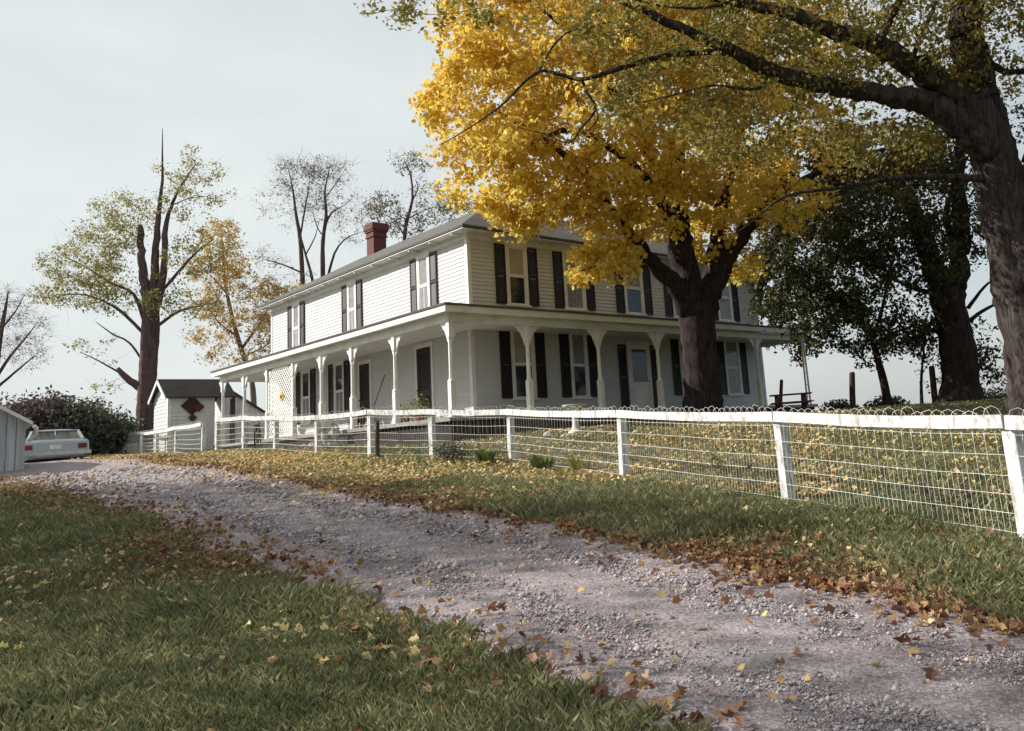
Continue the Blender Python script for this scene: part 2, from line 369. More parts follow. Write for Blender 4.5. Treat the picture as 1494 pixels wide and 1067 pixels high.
def tree(name, label, limbs, blobs, barkm, leafm, ncl, nleaf, lsize, clr, shape='kite', twig=.02, group=None, spray=0, step=.35, jit=.1, sides=10,
         shell=.55, cat='tree', crown='crown', seed=1, droop=.0, maxlen=9, crown2=None, root=None):
    r = np.random.default_rng(seed); P0 = at(*limbs[0][0][:3]); P0[2] = gz(P0[0], P0[1])
    t0 = thing(name, P0, label, cat, group)
    mb = MB(); nodes = []; nrad = []
    for li, L in enumerate(limbs):
        Q = np.array([np.append(at(u, v, t), rr) for u, v, t, rr in L])
        if li == 0:
            q = Q[0].copy(); q[:2] = P0[:2]; q[2] = P0[2]-.3; Q[0] = q
        S = spline(Q, step); S[:, 3] = np.maximum(S[:, 3], .004)
        if li > 0: S[1:, :3] += r.normal(size=(len(S)-1, 3))*S[1:, 3:4]*.12
        S[:, 3] *= 1+r.uniform(-.06, .06, len(S))
        if li == 0:
            fl = np.exp(-np.maximum(0, S[:, 2]-P0[2])/.35); S[:, 3] *= 1+.45*fl
        mb.tube(S[:, :3], S[:, 3], sides if S[0, 3] > .08 else 6, jit=jit if S[0, 3] > .1 else 0)
        skip = 0 if li else len(S)//2
        nodes += list(S[skip:, :3]); nrad += list(S[skip:, 3])
    w = np.array([b[6] if len(b) > 6 else b[3]*b[4] for b in blobs], float); w /= w.sum()
    ids = r.choice(len(blobs), ncl, p=w); C = []; OUT = []
    for i in ids:
        b = blobs[i]; d = r.normal(size=3); d /= np.linalg.norm(d); k = r.uniform(0, 1)**(1/3*(1-shell)+.02)
        c = at(*b[:3]); off = RT*d[0]*b[3]*b[2]/FPX*k+UP*d[1]*b[4]*b[2]/FPX*k+FW*d[2]*b[5]*k
        C.append(c+off); OUT.append(off/(np.linalg.norm(off)+1e-6))
    C = np.array(C); OUT = np.array(OUT); nodes = np.array(nodes); nrad = np.array(nrad)
    dist = np.sqrt(((C[:, None]-nodes[None])**2).sum(2)).min(1)
    order = np.argsort(dist); tw = MB(); keep = []
    nodes = list(nodes); nrad = list(nrad)
    NA = np.array(nodes); 
    for i in order:
        d = np.linalg.norm(NA-C[i], axis=1)+np.where(NA[:, 2] > C[i, 2]+.3, .6, 0); k = int(np.argmin(d))
        if d[k] > maxlen: continue
        keep.append(i)
        a, b = NA[k], C[i]; mid = (a+b)/2+r.normal(size=3)*d[k]*.10+np.array([0, 0, d[k]*(.10-droop)])
        pts = spline(np.array([a, mid, b]), max(.12, d[k]/5))
        r0 = min(nrad[k]*.6, twig*(.5+.35*d[k])); r0 = max(r0, twig*.35)
        tw.tube(pts, np.linspace(r0, max(.0035, twig*.18), len(pts)), 5 if r0 > .02 else 4, cap=False)
        m_ = len(pts)//2
        NA = np.vstack([NA, pts[m_], pts[-1]]); nrad += [r0*.6, r0*.35]
        for _ in range(spray):
            dd = r.normal(size=3)+OUT[i]*.8; dd[2] += .3-droop*3; dd /= np.linalg.norm(dd)
            L_ = clr*r.uniform(.8, 2.2); q = np.array([b, b+dd*L_*.5+r.normal(size=3)*L_*.08, b+dd*L_])
            tw.tube(q, [twig*.3, twig*.22, twig*.12], 3, cap=False)
    off = root_loc(t0)
    mb2 = mb
    if tw.n: mb.add(np.concatenate(tw.v), tw.f)
    obj('trunk', mb2, barkm, t0, smooth=True)
    if nleaf:
        K = np.array(keep); rep = np.repeat(np.arange(len(K)), r.poisson(nleaf, len(K)))
        cs = r.uniform(.55, 1.35, len(K))[rep]
        d = r.normal(size=(len(rep), 3)); d /= np.linalg.norm(d, axis=1)[:, None]; rad = r.uniform(0, 1, len(rep))**.45*clr
        pos = C[K][rep]+d*(rad*cs)[:, None]*np.array([1, 1, .75]); pos[:, 2] -= droop*rad
        sh = {'kite': (KITE, KITE_F), 'oval': (OVAL, OVAL_F), 'maple': (MAPLE, MAPLE_F)}[shape]
        V, F, rn = leaves(pos, lsize, *sh, outward=d, r=r, up=.25)
        raw(crown, V, F, leafm, t0, rn)
    if crown2:
        bl2, nc2, nl2, ls2, cr2 = crown2
        w2 = np.array([b[3]*b[4]*b[5] for b in bl2], float); ids = r.choice(len(bl2), nc2, p=w2/w2.sum()); cc = []
        for i in ids:
            b = bl2[i]; d = r.normal(size=3); d /= np.linalg.norm(d); k = r.uniform(0, 1)**.25
            cc.append(at(*b[:3])+RT*d[0]*b[3]*b[2]/FPX*k+UP*d[1]*b[4]*b[2]/FPX*k+FW*d[2]*b[5]*k)
        cc = np.array(cc); i = r.integers(0, nc2, nc2*nl2); pos = cc[i]+r.normal(size=(nc2*nl2, 3))*cr2
        V, F, rn = leaves(pos, ls2, OVAL, OVAL_F, r=r); raw('sky_blocker_crown', V, F, leafm, t0, rn)
    return t0

# ------------------------------------------------------------------ WORLD & SUN
SUN_AZ, SUN_EL = 133.0, 32.0
sd = np.array([math.cos(R(SUN_AZ))*math.cos(R(SUN_EL)), math.sin(R(SUN_AZ))*math.cos(R(SUN_EL)), math.sin(R(SUN_EL))])
w = bpy.data.worlds.new('World'); sc.world = w; w.use_nodes = True; nt = w.node_tree
bg = nt.nodes['Background']; sky = N(nt, 'ShaderNodeTexSky', sky_type='NISHITA'); sky.sun_disc = False
sky.sun_elevation = R(SUN_EL); sky.sun_rotation = R(90-SUN_AZ) % (2*math.pi); sky.dust_density = 3.0; sky.air_density = 1.0; sky.ozone_density = 1.0
tc = N(nt, 'ShaderNodeTexCoord'); mp = N(nt, 'ShaderNodeMapping'); mp.inputs['Scale'].default_value = (1, 1, 2.6); nt.links.new(tc.outputs['Generated'], mp.inputs['Vector'])
nf = noise(nt, 1.6, 6, .55, mp.outputs['Vector'], .5)
dt = N(nt, 'ShaderNodeVectorMath', operation='DOT_PRODUCT'); nt.links.new(tc.outputs['Generated'], dt.inputs[0]); dt.inputs[1].default_value = tuple(sd)
mr = N(nt, 'ShaderNodeMapRange'); mr.inputs[1].default_value = -1; mr.inputs[2].default_value = 1; nt.links.new(dt.outputs['Value'], mr.inputs[0])
ml = N(nt, 'ShaderNodeMath', operation='MULTIPLY'); nt.links.new(ramp(nt, mr.outputs[0], [(.0, (.0,.0,.0)), (.22, (.12,.12,.12)), (.36, (.70,.70,.70)), (.6, (1,1,1))]), ml.inputs[0]); nt.links.new(ramp(nt, nf, [(.3, (.72,.72,.72)), (.7, (.95,.95,.95))]), ml.inputs[1])
veil = ml.outputs[0]
cloud = ramp(nt, noise(nt, 2.3, 5, .6, mp.outputs['Vector']), [(.3, (.61,.65,.655)), (.7, (.70,.74,.725))])
vs = N(nt, 'ShaderNodeVectorMath', operation='SCALE'); vs.inputs['Scale'].default_value = 10.4; nt.links.new(cloud, vs.inputs[0])
nt.links.new(mixc(nt, veil, sky.outputs[0], vs.outputs[0]), bg.inputs['Color']); bg.inputs['Strength'].default_value = .09
sl = bpy.data.lights.new('sun', 'SUN'); sl.energy = 5.0; sl.angle = R(.5); sl.color = (1, .965, .90)
so = bpy.data.objects.new('sun', sl); COL.objects.link(so); so.rotation_euler = Vector(-sd).to_track_quat('-Z', 'Y').to_euler()
sc.view_settings.view_transform = 'Standard'; sc.view_settings.look = 'None'; sc.view_settings.exposure = 0.42; sc.view_settings.gamma = 1
sc.cycles.max_bounces = 9; sc.cycles.transparent_max_bounces = 8; sc.cycles.diffuse_bounces = 5; sc.cycles.use_adaptive_sampling = True
# ------------------------------------------------------------------ GROUND
def nonlin(lo, hi, near, n_near, n_far):
    a = np.linspace(-near, near, n_near)
    p = near*(hi/near)**np.linspace(0, 1, n_far+1)[1:]; q = -near*(abs(lo)/near)**np.linspace(0, 1, n_far+1)[1:]
    return np.concatenate([q[::-1], a, p])
S_ = nonlin(-900, 900, 22, 130, 24); T_ = nonlin(-300, 950, 34, 170, 24)
SS, TT = np.meshgrid(S_, T_); X = CAM[0]+SS*RH[0]+TT*FH[0]; Y = CAM[1]+SS*RH[1]+TT*FH[1]
Z = gz(X, Y); nx, ny = len(S_), len(T_)
idx = np.arange(nx*ny).reshape(ny, nx)
F = np.stack([idx[:-1,:-1], idx[:-1,1:], idx[1:,1:], idx[1:,:-1]], -1).reshape(-1, 4)
g = raw('ground', np.stack([X, Y, Z], -1).reshape(-1, 3), F, MT['ground']); tag(g, kind='structure')
# gravel drive
PAIRS = [((2300,1110),(2000,1900)), ((1900,1010),(1500,1420)), ((1494,925),(1050,1120)), ((1300,884),(900,1050)), ((1100,845),(760,985)), ((950,808),(640,938)), ((800,772),(500,885)),
         ((650,747),(380,832)), ((520,725),(290,785)), ((420,705),(205,752)), ((330,690),(115,724)), ((240,678),(25,709)), ((150,672),(-80,703)), ((60,671),(-190,698)), ((-100,675),(-350,692))]
A_ = np.array([ground(*p)[:2] for p, q in PAIRS]); B_ = np.array([ground(*q)[:2] for p, q in PAIRS])
A2 = spline(A_, .3); n_ = len(A2)
tA = np.linspace(0, 1, len(A2)); Bs = spline(B_, .3); B2 = np.stack([np.interp(tA, np.linspace(0, 1, len(Bs)), Bs[:, k]) for k in (0, 1)], 1)
# resample matching by section
def sect(P, n=24): 
    out = []
    Q = np.vstack([2*P[0]-P[1], P, 2*P[-1]-P[-2]])
    for i in range(1, len(Q)-2):
        for k in range(n):
            t = k/n
            out.append(.5*((2*Q[i])+(-Q[i-1]+Q[i+1])*t+(2*Q[i-1]-5*Q[i]+4*Q[i+1]-Q[i+2])*t*t+(-Q[i-1]+3*Q[i]-3*Q[i+1]+Q[i+2])*t**3))
    out.append(Q[-2]); return np.array(out)
A2, B2 = sect(A_), sect(B_); n_ = len(A2)
jit_a = (_vn(np.arange(n_)*.35, np.zeros(n_), 5)-.5)*.35+rng.uniform(-.05, .05, n_); jit_b = (_vn(np.arange(n_)*.35, np.zeros(n_), 9)-.5)*.45+rng.uniform(-.06, .06, n_)
nrm = (A2-B2)/np.linalg.norm(A2-B2, axis=1)[:, None]; A2 = A2+nrm*jit_a[:, None]; B2 = B2+nrm*jit_b[:, None]
W_ = 26; k_ = np.linspace(0, 1, W_)
XY = A2[:, None]*(1-k_)[None, :, None]+B2[:, None]*k_[None, :, None]
rut = -.018*(np.exp(-((k_-.28)/.08)**2)+np.exp(-((k_-.70)/.08)**2))
ZZ = gz(XY[..., 0], XY[..., 1], False)+.050+rut[None]+(_vn(XY[..., 0]*6, XY[..., 1]*6, 2)-.5)*.008
edge = np.minimum(k_, 1-k_); ZZ = ZZ-np.clip(.04-edge, 0, 1)[None]*1.2
ii = np.arange(n_*W_).reshape(n_, W_); F = np.stack([ii[:-1,:-1], ii[:-1,1:], ii[1:,1:], ii[1:,:-1]], -1).reshape(-1, 4)
rd = raw('gravel_drive', np.stack([XY[..., 0], XY[..., 1], ZZ], -1).reshape(-1, 3), F, MT['gravel']); tag(rd, kind='structure')
def in_poly(x, y, P):
    c = np.zeros(len(x), bool); n = len(P)
    for i in range(n):
        x1, y1 = P[i]; x2, y2 = P[(i+1) % n]
        cond = ((y1 > y) != (y2 > y)) & (x < (x2-x1)*(y-y1)/((y2-y1)+1e-12)+x1); c ^= cond
    return c
ROAD = np.vstack([A2[::4], B2[::-4]])
def scatter(n, t0, t1, a0, a1, r=rng):
    t = np.exp(r.uniform(math.log(t0), math.log(t1), n)); a = r.uniform(a0, a1, n); s = a*t
    return CAM[0]+s*RH[0]+t*FH[0], CAM[1]+s*RH[1]+t*FH[1], t
def in_house(x, y): return ((x > -2.4) & (x < 13.6) & (y > -2.4) & (y < 5.2)) | ((x > -2.4) & (x < 5.2) & (y > -2.4) & (y < 13.7))
# grass
x, y, t = scatter(900000, 2.2, 34, -.95, .72); xs, ys, t3 = scatter(160000, 1.5, 30, .72, 2.6); x4, y4, t4 = scatter(90000, 1.5, 30, -1.9, -.95); x, y, t = np.concatenate([x, xs, x4]), np.concatenate([y, ys, y4]), np.concatenate([t, t3, t4]); ok = ~in_poly(x, y, ROAD) & ~in_house(x, y)
dens = _vn(x*.7, y*.7, 11)*.6+_vn(x*2.3, y*2.3, 12)*.4; ok &= rng.uniform(0, 1, len(x)) < np.clip(dens*2.2-.15, .15, 1)
x, y, t = x[ok], y[ok], t[ok]; n = len(x); z = gz(x, y)
hgt = (.045+.07*_vn(x*.8, y*.8, 13))*rng.uniform(.5, 1.4, n)*np.where(t > 12, .8, 1.0); wd = np.maximum(.0026, .00045*t)*rng.uniform(.7, 1.3, n)
an = rng.uniform(0, 2*math.pi, n); lean = rng.normal(size=(n, 2))*.42*hgt[:, None]
ca, sa = np.cos(an)*wd/2, np.sin(an)*wd/2
V = np.stack([np.stack([x-ca, y-sa, z-.01], 1), np.stack([x+ca, y+sa, z-.01], 1),
              np.stack([x+ca*.7+lean[:, 0]*.4, y+sa*.7+lean[:, 1]*.4, z+hgt*.6], 1), np.stack([x+lean[:, 0], y+lean[:, 1], z+hgt*.95], 1)], 1).reshape(-1, 3)
b_ = np.arange(n)[:, None]*4; F = np.concatenate([b_+np.array([[0, 1, 2]]), b_+np.array([[0, 2, 3]])])
gr = raw('grass', V, F, MT['grass'], None, np.repeat(rng.uniform(0, 1, n), 4)); tag(gr, 'short autumn grass on the verge and lawn', 'grass', kind='stuff')
# stones on the drive
x, y, t = scatter(300000, 3.0, 19, -.75, .68); ok = in_poly(x, y, ROAD); x, y, t = x[ok], y[ok], t[ok]; n = len(x)
ki = np.concatenate([((A2[None, ::4]-np.stack([x[q:q+20000], y[q:q+20000]], 1)[:, None])**2).sum(2).argmin(1)*4 for q in range(0, n, 20000)])
kk = np.sqrt((x-A2[ki, 0])**2+(y-A2[ki, 1])**2)/np.linalg.norm(A2[ki]-B2[ki], axis=1)
trk = np.exp(-((kk-.28)/.09)**2)+np.exp(-((kk-.70)/.09)**2)
ok = rng.uniform(0, 1, n) > .8*trk*np.clip(_vn(x*1.5, y*1.5, 8)*1.6, .2, 1); x, y, t = x[ok], y[ok], t[ok]; n = len(x)
z = gz(x, y, False)+.044
sz = np.maximum(.0055, .0012*t)*rng.lognormal(0, .5, n)
O8 = np.array([(1,0,0),(0,1,0),(-1,0,0),(0,-1,0),(0,0,.7),(0,0,-.7)]); OF = [(0,1,4),(1,2,4),(2,3,4),(3,0,4),(1,0,5),(2,1,5),(3,2,5),(0,3,5)]
jj = rng.uniform(.6, 1.3, (n, 6, 3)); th = rng.uniform(0, 6.28, n); ct, st = np.cos(th)[:, None], np.sin(th)[:, None]
L = O8[None]*jj*sz[:, None, None]; V = np.stack([L[..., 0]*ct-L[..., 1]*st+x[:, None], L[..., 0]*st+L[..., 1]*ct+y[:, None], L[..., 2]+z[:, None]], -1).reshape(-1, 3)
F = (np.arange(n)[:, None, None]*6+np.array(OF)[None]).reshape(-1, 3)
stn = raw('gravel_stones', V, F, MT['stone'], None, np.repeat(rng.uniform(0, 1, n), 6)); tag(stn, 'loose lilac grey stones on the drive', 'gravel', kind='stuff')
# fallen leaves
LX, LY = [], []
def edge_leaves(E, inward, n, mean, sd_, lo, hi):
    i = rng.uniform(lo, hi, n)*(len(E)-1); i0 = i.astype(int).clip(0, len(E)-2); f = (i-i0)[:, None]
    p = E[i0]*(1-f)+E[i0+1]*f; d = nrm[i0]*inward; o = rng.normal(mean, sd_, n)[:, None]
    p = p+d*o; LX.append(p[:, 0]); LY.append(p[:, 1])
edge_leaves(A2, 1, 7500, .20, .22, .13, .85); edge_leaves(A2, 1, 2600, .7, .7, .13, .85); 
edge_leaves(B2, -1, 420, .05, .25, .12, .5); edge_leaves(B2, -1, 4200, .30, .42, .45, .9)
x = np.concatenate(LX); y = np.concatenate(LY); ok = ~in_house(x, y); x, y = x[ok], y[ok]
C = np.stack([x, y, gz(x, y)+np.where(in_poly(x, y, ROAD), .06, .03)+rng.uniform(0, .03, len(x))], 1)
V, F, rn = leaves(C, .055, MAPLE*np.array([1, .85, 1.9]), MAPLE_F, flat=.4)
fl = raw('leaf_litter', V, F, MT['brownfallen'], None, rn); tag(fl, 'brown and rust leaf litter drifted along the drive edges', 'leaves', kind='stuff')
LX, LY = [], []
edge_leaves(A2, 1, 9000, 1.4, 1.0, .58, .9)
x, y, t = scatter(9000, 5, 27, -.75, .72); pd = _vn(x*.5, y*.5, 21)*.6+_vn(x*1.7, y*1.7, 22)*.4
ok = ~in_house(x, y) & ~in_poly(x, y, ROAD) & (rng.uniform(0, 1, len(x)) < np.clip(pd*2.6-.75, .04, 1)); LX.append(x[ok]); LY.append(y[ok])
x, y, t = scatter(9000, 8, 24, -.2, .62); x2, y2, t2 = scatter(11000, 9, 24, -.2, .27); x, y, t = np.concatenate([x, x2]), np.concatenate([y, y2]), np.concatenate([t, t2]); tt_, ss_ = ts(x, y)      # lawn under the maple
ok = ~in_house(x, y) & ~in_poly(x, y, ROAD) & (x > -5.2) & (y < -2); LX.append(x[ok]); LY.append(y[ok])
x, y, t = scatter(350, 4, 20, -.7, .68); ok = in_poly(x, y, ROAD); LX.append(x[ok]); LY.append(y[ok])
x, y, t = scatter(90, 2.4, 7, -.9, .3); ok = ~in_poly(x, y, ROAD); LX.append(x[ok]); LY.append(y[ok])
x = np.concatenate(LX); y = np.concatenate(LY); ok = ~in_house(x, y); x, y = x[ok], y[ok]
C = np.stack([x, y, gz(x, y)+np.where(in_poly(x, y, ROAD), .06, .035)+rng.uniform(0, .03, len(x))], 1)
V, F, rn = leaves(C, .050, MAPLE*np.array([1, .9, 1.7]), MAPLE_F, flat=.45)
fl = raw('fallen_leaves', V, F, MT['fallen'], None, rn); tag(fl, 'fallen orange, brown and yellow leaves', 'leaves', kind='stuff')

# ------------------------------------------------------------------ FARMHOUSE
H, L, W, D = 5.5, 13.52, 13.47, 5.0
UT, UB, LT, LB = 5.23, 3.5, 2.735, .78
FZ = .22; DP = 2.3; HP = 2.93
house = thing('farmhouse', (0, 0, -.3), 'white two storey clapboard farmhouse with wraparound porch and dark shutters', 'house')
def siding_wall(mb, a, b, nrm_, z0, z1, e=.115):
    a, b, nn = np.array(a, float), np.array(b, float), np.array(nrm_, float); z = z0
    while z < z1-.01:
        zt = min(z+e, z1)
        for o0, o1, za, zb in ((.018, .002, z, zt), (.002, .018, z, z)):
            v = [np.append(a+nn*o0, za), np.append(b+nn*o0, za), np.append(b+nn*o1, zb), np.append(a+nn*o1, zb)]
            mb.add(v, [(0, 1, 2, 3)])
        z = zt
w_ = MB()
for a, b, n in (((0,L),(0,0),(-1,0)), ((0,0),(W,0),(0,-1)), ((W,0),(W,D),(1,0)), ((W,D),(D,D),(0,1)), ((D,D),(D,L),(1,0)), ((D,L),(0,L),(0,1))):
    siding_wall(w_, a, b, n, FZ-.02, H)
ow = obj('wall', w_, MT['siding'], house)
cb = MB()
for x, y in ((0, 0), (W, 0), (0, L)):
    sx = -1 if x == 0 else 1; sy = -1 if y == 0 else 1
    cb.box(x+sx*.026, y+sy*.026, FZ, x-sx*.10, y-sy*.10, H-.19)
cb.box(-.028, -.028, H-.18, -.003, L, H-.001); cb.box(-.002, -.028, H-.18, W+.02, -.003, H-.001)
obj('corner_board', cb, MT['trim'], house)
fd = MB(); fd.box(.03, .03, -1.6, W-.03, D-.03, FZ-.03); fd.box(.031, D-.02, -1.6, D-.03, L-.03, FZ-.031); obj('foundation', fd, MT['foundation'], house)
# roof: L shaped hip
OV = .42; PT = .56; ze = H+.02; zr = ze+(D/2+OV)*PT
def rp(x, y, z): return (x, y, z)
a0, b0, c0, d0, e0, f0 = (-OV,-OV), (W+OV,-OV), (W+OV,D+OV), (D+OV,D+OV), (D+OV,L+OV), (-OV,L+OV)
Pp, Qq, Rr = (D/2, D/2), (W-D/2, D/2), (D/2, L-D/2)
V = [(*p, ze) for p in (a0,b0,c0,d0,e0,f0)]+[(*p, zr) for p in (Pp,Qq,Rr)]
T8 = [(v[0], v[1], v[2]+.07) for v in V]
rf = MB(); fc = [(0,1,7,6),(1,2,7),(2,3,6,7),(3,4,8,6),(4,5,8),(5,0,6,8)]
rf.add(T8, fc); rf.add(V, [tuple(reversed(q)) for q in fc]); rim = [0,1,2,3,4,5]
for i in range(6):
    j = (i+1) % 6; rf.add([V[i], V[j], T8[j], T8[i]], [(0, 1, 2, 3)])
roof = obj('roof', rf, MT['shingle'], house)
et = MB()
et.box(-OV+.02, -OV+.02, H-.02, -.03, L+OV, H-.001); et.box(-.029, -OV+.021, H-.02, W+OV, -.03, H-.001)      # soffits
y = .2
while y < L: et.box(-OV+.05, y, H-.075, -.031, y+.06, H-.021); y += 1.15
obj('eave_trim', et, MT['trim'], house)
# chimney on the ridge
cy = None
for q in np.arange(4, 13, .05):
    u = (RT@(np.array([D/2, q, zr])-CAM))/(FW@(np.array([D/2, q, zr])-CAM))*FPX+PPX
    if u < 550: cy = q; break
ch = MB(); cx0 = D/2
def sq(h0, h1, r): ch.box(cx0-r, cy-r, h0, cx0+r, cy+r, h1)
sq(zr-.5, zr+.60, .27); sq(zr+.60, zr+.67, .31); sq(zr+.67, zr+.82, .29); sq(zr+.82, zr+.90, .33); sq(zr+.90, zr+1.08, .36); sq(zr+1.08, zr+1.16, .32)
cho = obj('chimney', ch, MT['brick'], roof)
# windows & shutters ----------------------------------------------------
def wall_frame(face):
    if face == 'front': return lambda a, z, d: (a, -d, z)
    return lambda a, z, d: (-d, a, z)
def wbox(mb, fr, a0, z0, a1, z1, d0, d1):
    p = np.array([fr(a, z, d) for a in (a0, a1) for z in (z0, z1) for d in (d0, d1)]); lo, hi = p.min(0), p.max(0); mb.box(*lo, *hi)
def window(face, a0, a1, zb, zt, up, lo, mull=True):
    fr = wall_frame(face); k = MB(); cw = .10
    wbox(k, fr, a0, zb, a0+cw, zt, 0, .05); wbox(k, fr, a1-cw, zb, a1, zt, 0, .05); wbox(k, fr, a0-.03, zt, a1+.03, zt+.13, 0, .06); wbox(k, fr, a0-.04, zb-.06, a1+.04, zb, 0, .09)
    wo = obj('window', k, MT['trim'], house)
    s = MB(); zm = (zb+zt)/2
    for (p, q, d) in ((zb, zm-.001, .034), (zm, zt, .042)):
        wbox(s, fr, a0+cw, p, a0+cw+.045, q, .018, d); wbox(s, fr, a1-cw-.045, p, a1-cw, q, .018, d)
        wbox(s, fr, a0+cw+.045, p, a1-cw-.045, p+.045, .018, d); wbox(s, fr, a0+cw+.045, q-.045, a1-cw-.045, q, .018, d)
    if mull:
        am = (a0+a1)/2; wbox(s, fr, am-.012, zb+.046, am+.012, zm-.047, .018, .031)
    obj('sash', s, MT['trim'], wo)
    for (p, q, mt, d) in ((zb+.045, zm-.046, lo, .024), (zm+.045, zt-.045, up, .028)):
        g = MB(); wbox(g, fr, a0+cw+.045, p, a1-cw-.045, q, .019, d); obj('pane', g, MT[mt], wo)
def shutter(face, a0, a1, zb, zt):
    fr = wall_frame(face); k = MB()
    wbox(k, fr, a0, zb, a0+.05, zt, .02, .06); wbox(k, fr, a1-.05, zb, a1, zt, .02, .06)
    for z in (zb, (zb+zt)/2-.04, zt-.08): wbox(k, fr, a0+.05, z, a1-.05, z+.08, .02, .058)
    z = zb+.085
    while z < zt-.12:
        if not ((zb+zt)/2-.08 < z < (zb+zt)/2+.04):
            p = [fr(a0+.05, z, .052), fr(a1-.05, z, .052), fr(a1-.05, z+.046, .040), fr(a0+.05, z+.046, .040)]
            q = [fr(a0+.05, z, .044), fr(a1-.05, z, .044), fr(a1-.05, z+.046, .032), fr(a0+.05, z+.046, .032)]
            k.add(p+q, [(0,1,2,3),(7,6,5,4),(0,4,5,1),(3,2,6,7),(1,5,6,2),(0,3,7,4)])
        z += .048
    return obj('shutter', k, MT['shutter'], house)
SW = .37
def unit(face, a0, a1, zb, zt, up, lo, mull=True):
    shutter(face, a0, a0+SW, zb, zt+.04); shutter(face, a1-SW, a1, zb, zt+.04); window(face, a0+SW+.01, a1-SW-.01, zb, zt, up, lo, mull)
for (p, q, u_, l_) in ((.925,2.498,'shade','glass'), (3.146,4.809,'shade','curtain'), (5.78,7.474,'curtain','glass'), (8.147,9.80,'shade','glass'), (10.63,12.286,'curtain','curtain')):
    unit('front', p, q, UB, UT, u_, l_, False)
for (p, q, u_, l_) in ((.958,2.607,'shade','glass'), (3.208,4.715,'curtain','glass'), (8.26,9.85,'glass','curtain'), (10.746,12.425,'curtain','curtain')):
    unit('front', p, q, LB, LT, u_, l_, False)
for (p, q) in ((1.54,3.01), (6.10,7.50), (10.49,11.92)):
    unit('left', p, q, UB, UT, 'curtain', 'curtain')
yl = lambda u, v=560: float(on_left(u, v)[1])
for (ua, ub) in ((434, 461), (481, 511.5)):
    unit('left', yl(ub), yl(ua), LB, LT-.12, 'glass', 'curtain')
def door(face, a0, a1, zt, mat, glass, label=None, gl=(1.15, .12)):
    fr = wall_frame(face); k = MB(); z0 = FZ+.02
    wbox(k, fr, a0-.09, z0, a0, zt, 0, .05); wbox(k, fr, a1, z0, a1+.09, zt, 0, .05); wbox(k, fr, a0-.11, zt, a1+.11, zt+.12, 0, .055)
    obj('door_frame', k, MT['trim'], house)
    d = MB(); s = .10
    wbox(d, fr, a0+.005, z0, a0+s, zt-.005, .019, .046); wbox(d, fr, a1-s, z0, a1-.005, zt-.005, .019, .046)
    for (p, q) in ((z0, z0+.22), (z0+.85, z0+1.0), (zt-.14, zt-.005)): wbox(d, fr, a0+s, p, a1-s, q, .019, .045)
    wbox(d, fr, a0+s, z0+.48, a1-s, z0+.54, .019, .044)
    do = obj('door', d, MT[mat], house)
    if label: do['label'] = label
    g = MB(); wbox(g, fr, a0+s, z0+1.0, a1-s, zt-.14, .019, .030); obj('pane', g, MT[glass], do)
    g = MB(); wbox(g, fr, a0+s, z0+.22, a1-s, z0+.48, .019, .034); wbox(g, fr, a0+s, z0+.54, a1-s, z0+.85, .019, .034); obj('panel', g, MT[mat if glass != 'screen' else 'screen'], do)
    h = MB(); h.tube([fr(a1-.05, z0+1.02, .046), fr(a1-.05, z0+1.02, .08)], .018, 8); h.lathe([(.0, -.03), (.03, -.02), (.034, 0), (.03, .02), (0, .03)], fr(a1-.05, z0+1.02, .1), 10); obj('handle', h, MT['chrome'], do)
door('left', yl(631.5), yl(610.5), 2.5, 'door', 'screen', 'dark red screen door near the porch corner')
door('left', yl(541), yl(526), 2.42, 'door', 'screen', 'dark red screen door beside the porch bench')
xa = float(on_front(904, 560)[0])
shutter('front', xa, xa+.34, FZ+.06, 2.45); door('front', xa+.5, xa+1.38, 2.45, 'trim', 'bglass', 'white front door with a blue tinted pane'); shutter('front', xa+1.53, xa+1.87, FZ+.06, 2.45)
# porch -------------------------------------------------------------------
XE, YE = 13.35, 13.2
pf = MB(); pf.box(-DP, -DP, FZ-.10, XE, -.02, FZ-.001); pf.box(-DP, -.019, FZ-.10, -.02, YE, FZ-.001); obj('porch_floor', pf, simple('grey_porch_paint', (.34,.31,.30), (.22,.19,.18), 3, .6), house)
# ceiling + beam + roof
pc = MB(); pc.box(-DP+.12, -DP+.12, 2.70, XE-.05, -.02, 2.72); pc.box(-DP+.12, -.0195, 2.70, -.02, YE-.05, 2.7199)
obj('porch_ceiling', pc, MT['trim'], house)
pb = MB(); i = .18
pb.box(-DP+i, -DP+i, 2.52, XE-.1, -DP+i+.14, 2.699); pb.box(-DP+i, -DP+i+.141, 2.52, -DP+i+.14, YE-.1, 2.699); pb.box(XE-.24, -DP+i+.141, 2.52, XE-.1, -.03, 2.6985); pb.box(-DP+i+.141, YE-.24, 2.52, -.03, YE-.1, 2.6985)
obj('porch_beam', pb, MT['trim'], house)
pr = MB(); o_ = DP+.10; zi = 3.22; th = .05
def slab(pts, zt_, zb_):
    n = len(pts); v = [(p[0], p[1], zz) for p, zz in zip(pts, zt_)]+[(p[0], p[1], zz) for p, zz in zip(pts, zb_)]
    f = [tuple(range(n)), tuple(range(2*n-1, n-1, -1))]+[(k, n+k, n+(k+1) % n, (k+1) % n) for k in range(n)]; pr.add(v, f)
slab([(-o_,-o_),(XE+.1,-o_),(XE+.1,-.02),(-.02,-.02)], (HP,HP,zi,zi), (HP-th,HP-th,zi-th,zi-th))
slab([(-o_,-o_),(-.02,-.02),(-.02,YE+.1),(-o_,YE+.1)], (HP,zi,zi,HP), (HP-th,zi-th,zi-th,HP-th))
obj('porch_roof', pr, MT['shingle'], house)
fa = MB(); e = o_-.03
fa.box(-e, -e, 2.72, XE+.07, -e+.03, HP-th-.001); fa.box(-e, -e+.031, 2.72, -e+.03, YE+.07, HP-th-.001)
